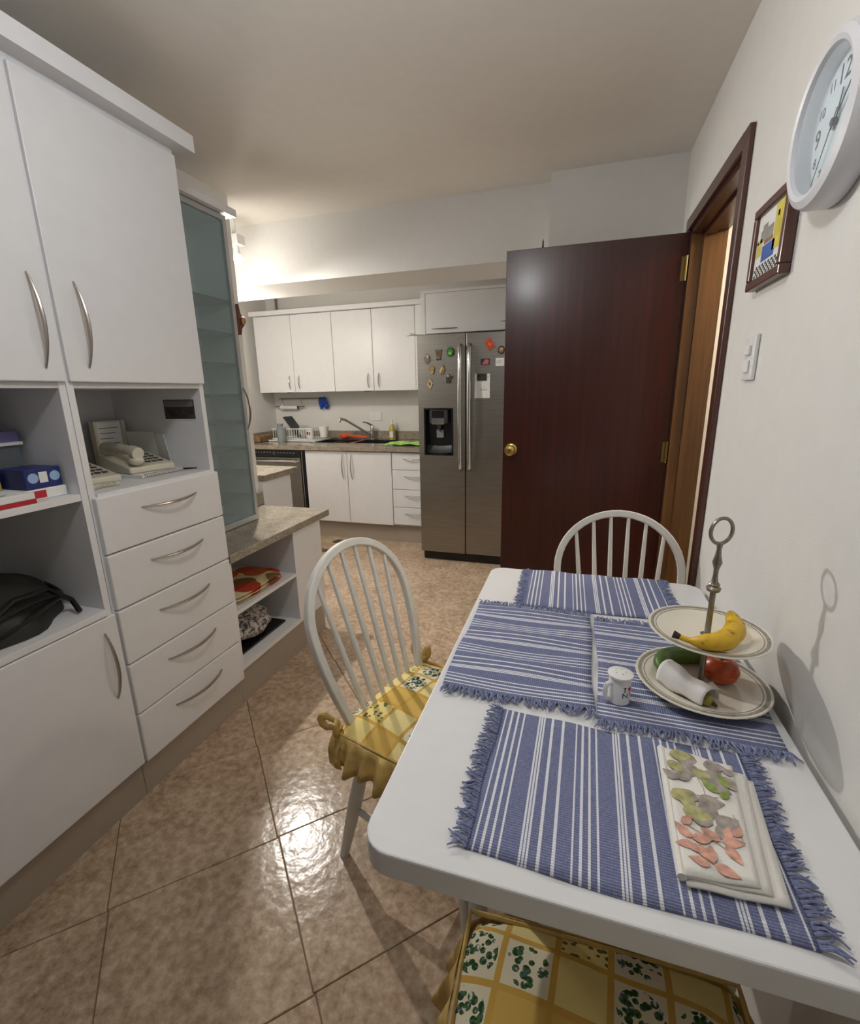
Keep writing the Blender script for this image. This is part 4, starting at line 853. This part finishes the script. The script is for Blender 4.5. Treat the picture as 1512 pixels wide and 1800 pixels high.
def build_cushion(label):
    t = thing('seat_cushion', label, 'cushion', (0, 0, 0.456), 'patchwork chair cushions')
    H = 0.215
    def pad(u, v):
        x = (2*u-1); y = (2*v-1); sx = x*math.sqrt(1-0.16*y*y*y*y); sy = y*math.sqrt(1-0.16*x*x*x*x)
        e = max(abs(x), abs(y)); return (H*sx, H*sy, 0.456+0.004+0.036*(1-e**4)+0.003*math.sin(8*x)*math.sin(7*y))
    b = MB().grid(24, 24, pad)
    o = b.build('pad', m_patch, t)
    # ruffle: gathered skirt along sides and front
    path = []
    L = H*1.0
    for k in range(61):   # from back-left round the front to back-right
        s = k/60*3
        if s < 1: path.append((-L, -L+2*L*s, Vector((-1, 0, 0))))
        elif s < 2: path.append((-L+2*L*(s-1), L, Vector((0, 1, 0))))
        else: path.append((L, L-2*L*(s-2), Vector((1, 0, 0))))
    rr = random.Random(5); N = 240; vs = []; fs = []; rows = 5
    for i in range(N+1):
        f = i/N*60; k = min(int(f), 59); q = f-k; x = path[k][0]*(1-q)+path[k+1][0]*q; y = path[k][1]*(1-q)+path[k+1][1]*q
        nn = (path[k][2]*(1-q)+path[k+1][2]*q).normalized()
        cr2 = (abs(x)/L)**8*(abs(y)/L)**8; x *= 1-0.08*cr2; y *= 1-0.08*cr2
        w1 = math.sin(i*0.62+0.8*math.sin(i*0.11)); w2 = math.sin(i*0.31+1.0)
        for j in range(rows):
            g = j/(rows-1); out = 0.005+0.024*g+w1*0.013*g**0.7+w2*0.006*g
            vs.append((x+nn.x*out, y+nn.y*out, 0.463-0.085*g-0.004*w2*g))
    for i in range(N):
        for j in range(rows-1): fs.append((i*rows+j, (i+1)*rows+j, (i+1)*rows+j+1, i*rows+j+1))
    ru = MB(); ru.add(vs, fs, True); ro = ru.build('ruffle', m_gold, t); ro.modifiers.new('thickness', 'SOLIDIFY').thickness = 0.0015
    MB().tube([(p[0]*0.985, p[1]*0.985, 0.463) for p in path], 0.004, 6).build('piping', m_gold, t)
    for sx in (-1, 1):
        c = Vector((sx*0.195, -0.195, 0.47)); b = MB()
        for s2 in (-1, 1):
            lp = [c+Vector((sx*(0.006+0.028*math.sin(PI*k/8)*(1 if s2 > 0 else 0.75)), s2*0.034*math.sin(PI*k/8)*0.9-0.02*math.sin(PI*k/8), 0.008+0.018*math.sin(2*PI*k/8)*s2+0.012*math.sin(PI*k/8))) for k in range(9)]
            b.tube(lp, [0.006, 0.009, 0.012, 0.013, 0.013, 0.013, 0.012, 0.009, 0.006], 8, flat=0.5)
        b.ball(c+Vector((sx*0.012, 0, 0.006)), 0.012, 0.012, 0.012, 10, 7)
        bo = b.build('bow', m_gold, t)
        for q, (dx, dy, ln) in enumerate(((0.030, 0.004, 0.105), (0.022, 0.034, 0.085))):
            MB().grid(6, 8, lambda u, v: tuple(c+Vector((sx*(0.010+dx*min(1, v*2.2)+0.003*math.sin(6*u+4*v)), dy*min(1, v*2)+(u-0.5)*(0.032+0.016*v), 0.004-ln*v)))).build('tie_end', m_gold, bo)
    return t
cu1 = build_cushion('yellow patchwork cushion with ruffle on the left chair')
cu2 = copy_tree(cu1); cu2['label'] = 'yellow patchwork cushion under the near edge of the table'
cu1.location = (-0.338, 1.12, 0.457); cu1.rotation_euler = (0, 0, a1-PI/2)
cu2.location = (0.085, 0.42, 0.457); cu2.rotation_euler = (0, 0, 0.03)

# ================================================================== RIGHT WALL THINGS
ck = thing('wall_clock', 'round white wall clock with grey numerals high on the right wall', 'clock', (W, 1.115, 1.68)); CC = Vector((W, 1.115, 1.811))
MB().lathe([(0.128, 0.0005), (0.131, 0.006), (0.131, 0.036), (0.126, 0.047), (0.114, 0.0525), (0.1065, 0.050), (0.103, 0.042), (0.102, 0.020)], CC, 64, (-1, 0, 0), caps=False).build('rim', m_rim, ck)
MB().lathe([(0.103, 0.018), (0.103, 0.021), (0.0001, 0.021)], CC, 64, (-1, 0, 0)).build('dial_plate', m_face, ck)
def onface(vs, fs, name, mat, parent, depth=0.0216):
    b = MB(); b.add([(CC.x-depth-v.z, CC.y-v.x, CC.z+v.y) for v in vs], fs); return b.build(name, mat, parent)
for h in range(1, 13):
    big = h % 3 == 0; vs, fs = text_mesh(str(h), 0.044 if big else 0.024); a = math.radians(90-30*h); r = 0.072 if big else 0.079
    for v in vs: v.x += r*math.cos(a); v.y += r*math.sin(a)
    onface(vs, fs, 'numeral', m_dark, ck)
def hand(deg, L, wd, back, z, name):
    a = math.radians(deg); dx, dy = math.sin(a), math.cos(a)
    vs = [Vector((dx*p-dy*q, dy*p+dx*q, 0)) for p, q in ((-back, -wd), (L, -wd*0.6), (L, wd*0.6), (-back, wd))]
    vs += [Vector((v.x, v.y, 0.001)) for v in vs]
    onface(vs, [(0, 1, 2, 3), (4, 5, 6, 7), (0, 1, 5, 4), (1, 2, 6, 5), (2, 3, 7, 6), (3, 0, 4, 7)], name, m_ink, ck, z)
hand(14, 0.046, 0.0028, 0.012, 0.0235, 'hour_hand'); hand(46, 0.078, 0.0022, 0.012, 0.0255, 'minute_hand'); hand(212, 0.095, 0.0011, 0.02, 0.0275, 'second_hand')
MB().lathe([(0.1035, 0.043), (0.07, 0.0455), (0.0001, 0.0465)], CC, 48, (-1, 0, 0), caps=False).build('glass', m_glass, ck)
MB().lathe([(0.006, 0.022), (0.006, 0.030), (0.0001, 0.030)], CC, 16, (-1, 0, 0)).build('hub', m_ink, ck)
# framed picture
fp = thing('framed_picture', 'small brown framed tile picture of a yellow house with blue square', 'picture', (W, 1.45, 1.6))
PY0, PY1, PZ0, PZ1, PX = 1.282, 1.502, 1.606, 1.792, W-0.024
fm = MB(); t_ = 0.021
fm.box(PX, W-0.001, PY0, PY1, PZ0, PZ0+t_, 0.003).box(PX, W-0.001, PY0, PY1, PZ1-t_, PZ1, 0.003).box(PX, W-0.001, PY0, PY0+t_, PZ0+t_, PZ1-t_, 0.003).box(PX, W-0.001, PY1-t_, PY1, PZ0+t_, PZ1-t_, 0.003).build('frame', m_frame, fp)
pt = box('picture_tile', m_paper, fp, PX+0.008, W-0.002, PY0+t_, PY1-t_, PZ0+t_, PZ1-t_)
iy0, iz0, iw, ih = PY0+t_, PZ0+t_, PY1-PY0-2*t_, PZ1-PZ0-2*t_
def daub(name, mat, rects):
    b = MB()
    for u0, u1, v0, v1 in rects: b.box(PX+0.0072, PX+0.008, iy0+(1-u1)*iw, iy0+(1-u0)*iw, iz0+v0*ih, iz0+v1*ih)
    return b.build(name, mat, pt)
pm = lambda n, c: plain(n, c, 0.6, noise=0.2)
daub('yellow_house', pm('daub_yellow', (216, 200, 80)), [(0.62, 0.98, 0.32, 0.98)]); daub('yellow_wall', pm('daub_ochre', (206, 190, 90)), [(0.04, 0.22, 0.36, 0.62)])
daub('blue_square', pm('daub_blue', (62, 98, 176)), [(0.26, 0.70, 0.24, 0.48)])
daub('grey_roofs', pm('daub_grey', (150, 146, 138)), [(0.14, 0.58, 0.56, 0.74), (0.2, 0.36, 0.74, 0.82)])
daub('brown_roof', pm('daub_brown', (140, 104, 80)), [(0.3, 0.6, 0.5, 0.56), (0.7, 0.76, 0.78, 0.86), (0.04, 0.1, 0.55, 0.6)])
daub('checkered_floor', pm('daub_check', (50, 62, 56)), [(0.05+0.11*k+(0.055 if j % 2 else 0), 0.10+0.11*k+(0.055 if j % 2 else 0), 0.03+0.045*j, 0.07+0.045*j) for k in range(8) for j in range(4) if 0.10+0.11*k+0.055 < 0.97])
# light switch
sw = thing('light_switch', 'white two part light switch plate on the right wall beside the doorway', 'switch', (W, 1.445, 1.39))
box('plate', m_wplast, sw, W-0.010, W-0.0005, 1.406, 1.484, 1.386, 1.497, 0.003)
box('rocker', m_paper, sw, W-0.015, W-0.010, 1.428, 1.462, 1.405, 1.435, 0.002); box('rocker', m_paper, sw, W-0.017, W-0.010, 1.428, 1.462, 1.448, 1.472, 0.002)

# ================================================================== NICHE THINGS
NB = 1.0905
def phone(label, c, rot, cord=True):
    t = thing('telephone', label, 'telephone', c)
    R3 = Matrix.Translation(c) @ Matrix.Rotation(rot, 4, 'Z')
    def lp(mb, name, mat, parent=t):
        for i in range(len(mb.v)): mb.v[i] = R3 @ mb.v[i]
        return mb.build(name, mat, parent)
    prof = [(-0.10, 0.0), (0.10, 0.0), (0.10, 0.022), (-0.06, 0.055), (-0.10, 0.055)]   # along local x, sloped deck
    b = MB(); n = 5; vs = [(x, -0.085, z) for x, z in prof]+[(x, 0.085, z) for x, z in prof]
    b.add(vs, [tuple(range(5)), tuple(range(9, 4, -1))]+[(i, (i+1) % 5, 5+(i+1) % 5, 5+i) for i in range(5)]); bo = lp(b, 'base', m_ivory); mo = bo.modifiers.new('soft', 'BEVEL'); mo.width = 0.006; mo.segments = 2
    for i in range(4):
        for j in range(3):
            x = -0.035+i*0.03; y = 0.008+j*0.024; z = 0.022+(0.10-x)*0.033/0.16
            k = MB().box(x-0.009, x+0.009, y-0.008, y+0.008, z-0.001, z+0.004, 0.002); lp(k, 'key', m_dark)
    lp(MB().box(-0.075, -0.05, 0.0, 0.06, 0.0545, 0.058, 0.001), 'display', m_dark)
    h = MB(); pts = []; rs = []
    for k in range(13):
        u = k/12; x = -0.105+0.215*u; pts.append((x, -0.052, 0.082-0.16*(x+0.1)*0.9*0.35+0.010*math.sin(PI*u))); rs.append(0.017 if 2 < k < 10 else 0.023)
    h.tube(pts, rs, 10, flat=0.95); h.ball((-0.09, -0.052, 0.072), 0.026, 0.026, 0.018); h.ball((0.09, -0.052, 0.046), 0.026, 0.026, 0.018); lp(h, 'handset', m_ivory)
    return t
phone('cream corded telephone with handset on top of a spiral notebook', Vector((-1.60, 1.368, NB+0.013)), math.radians(-12))
phone('second cream telephone half hidden at the left end of the niche', Vector((-1.62, 1.15, NB)), math.radians(-8))
nb = thing('notebook', 'spiral bound notebook under the telephone', 'notebook', (-1.57, 1.36, NB)); bb = MB().box(-1.69, -1.475, 1.27, 1.455, NB, NB+0.012, 0.001).build('pages', m_paper, nb)
sg = MB(); sg.tube([(-1.472+0.006*math.cos(k*PI/4), 1.275+0.175*k/160, NB+0.0075+0.006*math.sin(k*PI/4)) for k in range(161)], 0.0012, 4); sg.build('spiral', m_nickel, nb)
cdg = MB(); cdg.tube([(-1.43+0.008*math.cos(k*PI/4)-0.02*math.sin(k/160*3), 1.045+0.095*k/160, NB+0.0098+0.008*math.sin(k*PI/4)) for k in range(161)], 0.0016, 5)
tag(cdg.build('coiled_cord', m_ivory, None), 'coiled cream telephone cord at the front of the niche', 'cord')
ph_ = thing('photo_print', 'dark landscape photo stuck on the inner side of the telephone niche', 'photo', (-1.49, 1.4975, 1.286)); box('print', m_photo, ph_, -1.565, -1.418, 1.4962, 1.4975, 1.286, 1.36); box('sky_band', m_greyink, ph_, -1.562, -1.421, 1.4957, 1.4962, 1.333, 1.357); box('white_border', m_paper, ph_, -1.567, -1.416, 1.4958, 1.4975, 1.283, 1.2862)
ph2 = thing('note_holder', 'upright holder with handwritten notes behind the telephone', 'note holder', (-1.77, 1.41, NB))
box('back_plate', m_ivory, ph2, -1.785, -1.775, 1.345, 1.478, NB, 1.285, 0.002); box('paper_sheet', m_paper, ph2, -1.774, -1.771, 1.358, 1.465, 1.12, 1.278)
b = MB()
for k in range(6): b.box(-1.7708, -1.7703, 1.37+0.004*(k % 2), 1.45-0.01*(k % 3), 1.255-0.02*k, 1.258-0.02*k)
b.build('handwriting', m_greyink, ph2); box('edge_bar', m_ivory, ph2, -1.774, -1.76, 1.466, 1.478, NB, 1.285, 0.002)
box('edge_bar', m_ivory, ph2, -1.774, -1.76, 1.345, 1.357, NB, 1.285, 0.002)
MC = Matrix.Translation((-1.64, 1.492, NB)) @ Matrix.Rotation(math.radians(9), 4, 'X')
wc = MB().box(-0.115, 0.03, -0.0015, 0, 0, 0.15, mat=MC).box(0.03, 0.11, -0.0015, 0.0, 0, 0.145, mat=MC @ Matrix.Translation((0.03, 0, 0)) @ Matrix.Rotation(math.radians(-18), 4, 'Z') @ Matrix.Translation((-0.03, 0, 0))).build('greeting_card', m_paper, None); tag(wc, 'blank white folded card leaning at the right side of the niche', 'card')
pn = MB().tube([(-1.44, 1.49, NB+0.005), (-1.50, 1.45, NB+0.005), (-1.56, 1.42, NB+0.005)], [0.0025, 0.0048, 0.0045], 8).build('pen', m_black, None); tag(pn, 'black pen lying at the right front of the niche', 'pen')

# ================================================================== OPEN SHELF THINGS
SZ = 1.0985
fc2 = thing('food_container', 'clear plastic container with lilac lid on the open shelf', 'container', (-1.66, 0.86, SZ))
cm2 = MB(); cx0, cx1, cy0, cy1 = -1.75, -1.56, 0.76, 0.955; th = 0.003
cm2.box(cx0, cx1, cy0, cy0+th, SZ, 1.245).box(cx0, cx1, cy1-th, cy1, SZ, 1.245).box(cx0, cx0+th, cy0+th, cy1-th, SZ, 1.245).box(cx1-th, cx1, cy0+th, cy1-th, SZ, 1.245).box(cx0+th, cx1-th, cy0+th, cy1-th, SZ, SZ+th).build('tub', m_clear, fc2)
box('lid', m_purple, fc2, cx0-0.006, cx1+0.006, cy0-0.006, cy1+0.006, 1.2455, 1.285, 0.008); box('lid_rim', m_wplast, fc2, cx0-0.008, cx1+0.009, cy0-0.008, cy1+0.009, 1.243, 1.253, 0.002)
box('contents', m_yellow, fc2, cx0+0.01, cx1-0.012, cy0+0.01, cy1-0.01, SZ+0.004, 1.15, 0.006)
pu = MB().box(-1.72, -1.62, 0.80, 0.90, 1.286, 1.325, 0.012).build('cloth_pouch', plain('dark_purple_cloth', (52, 44, 96), 0.8, bump=0.3), None); tag(pu, 'dark purple pouch lying on top of the lilac container lid', 'pouch')
bx_ = thing('cardboard_box', 'dark blue printed box with white label lying on the shelf', 'box', (-1.5, 0.93, SZ+0.001)); box('carton', m_navy, bx_, -1.54, -1.43, 0.872, 0.968, SZ+0.03, SZ+0.085, 0.002)
box('white_label', m_paper, bx_, -1.4305, -1.4295, 0.908, 0.93, SZ+0.045, SZ+0.075)
for y in (0.892, 0.95): MB().lathe([(0.014, 0), (0.014, 0.0008), (0.0001, 0.0008)], (-1.43, y, SZ+0.06), 16, (1, 0, 0)).build('round_print', m_skyprint, bx_)
b2 = thing('cardboard_box', 'flat white box under the dark blue box', 'box', (-1.5, 0.92, SZ)); box('carton', m_paper, b2, -1.548, -1.425, 0.865, 0.972, SZ, SZ+0.029, 0.002); box('maroon_side', m_red, b2, -1.4255, -1.4245, 0.87, 0.915, SZ+0.004, SZ+0.025)
b3 = thing('medicine_box', 'flat white and red packet at the front edge of the shelf', 'box', (-1.42, 0.82, SZ)); box('carton', m_paper, b3, -1.50, -1.388, 0.70, 0.862, SZ+0.012, SZ+0.030, 0.002); box('red_band', m_red, b3, -1.50, -1.3875, 0.699, 0.863, SZ, SZ+0.0118, 0.001)
b = MB()
for k in range(4): b.box(-1.48+0.02*k, -1.472+0.02*k, 0.73, 0.80+0.01*(k % 2), SZ+0.030, SZ+0.0304)
b.build('print_lines', m_ink, b3)
yb = tag(MB().box(-1.548, -1.515, 0.835, 0.8635, SZ+0.0005, SZ+0.075, 0.002).build('yellow_packet', m_yellow, None), 'small yellow packet between the container and the dark blue box', 'packet')
# black bag
bg = thing('shoulder_bag', 'slouched black nylon bag with thick straps on the lowest open shelf', 'bag', (-1.55, 0.75, 0.7305))
def bagfn(u, v):
    a = 2*PI*u; f = v; rx = 0.17*(1-0.15*f)*(1-f**3.0)+0.001; ry = 0.20*(1-f**2.6)+0.001
    n = 1+0.06*math.sin(3*a+2)+0.04*math.sin(7*a+5*f)
    return (-1.59+rx*n*math.cos(a), 0.77+ry*n*math.sin(a), 0.7315+0.175*f+0.006*math.sin(5*a+9*f)*f)
MB().grid(40, 14, bagfn).build('bag_body', m_bagk, bg)
for q, (rr_, zz) in enumerate(((1.03, 0.775), (1.01, 0.80))):
    pts = []
    for k in range(25):
        a = -1.9+3.6*k/24; pts.append((-1.59+0.168*rr_*math.cos(a), 0.77+0.198*rr_*math.sin(a), zz+0.02*math.sin(3*a+q)))
    MB().tube(pts, 0.007, 7).build('strap', m_bagpipe, bg)
MB().tube([(-1.43, 0.70, 0.80), (-1.44, 0.78, 0.84), (-1.46, 0.88, 0.83), (-1.46, 0.94, 0.77), (-1.42, 0.93, 0.742)], 0.008, 7).build('handle_strap', m_bagpipe, bg)
# folded cloths
def folded(name, label, x0, x1, y0, y1, z, layers, mat, seed):
    t = thing(name, label, 'cloth', ((x0+x1)/2, (y0+y1)/2, z)); rr = random.Random(seed); zz = z
    for k in range(layers):
        h = rr.uniform(0.012, 0.018); d1, d2, d3, d4 = [rr.uniform(0, 0.02) for _ in range(4)]
        q = rr.uniform(0, 6)
        def f(u, v):
            a = 2*PI*u; cx, cy = math.cos(a), math.sin(a); s = (abs(cx)**5+abs(cy)**5)**(-0.2); r = math.sin(PI*v)**0.35 if 0 < v < 1 else 0.0
            return ((x0+d1+x1-d2)/2+(x1-d2-x0-d1)/2*cx*s*r, (y0+d3+y1-d4)/2+(y1-d4-y0-d3)/2*cy*s*r, zz+h*v+0.003*math.sin(3*a+q)*r*v)
        MB().grid(36, 10, f).build('fold', mat, t); zz += h*0.93
    return t
folded('folded_tablecloth', 'folded orange and cream floral tablecloth on the upper low shelf', -1.72, -1.395, 1.55, 1.975, 0.4525, 3, m_orangecloth, 3)
fb = thing('cloth_bag', 'bulging grey floral cloth bundle on the bottom low shelf', 'bag', (-1.55, 1.72, 0.1875))
def bun(u, v):
    a = 2*PI*u; r = math.sin(PI*min(max(v, 0.0), 1.0)) if 0 < v < 1 else 0; r = r**0.6
    n = 1+0.07*math.sin(4*a+1)+0.04*math.sin(9*a+6*v)
    return (-1.56+0.145*r*n*math.cos(a), 1.735+0.175*r*n*math.sin(a), 0.200+0.145*v+0.004*math.sin(6*a))
MB().grid(40, 16, bun).build('bundle', m_greycloth, fb)
tag(MB().box(-1.70, -1.44, 1.57, 1.955, 0.1875, 0.200, 0.003).build('baking_tray', m_black, None), 'thin black tray under the grey floral bundle', 'tray')
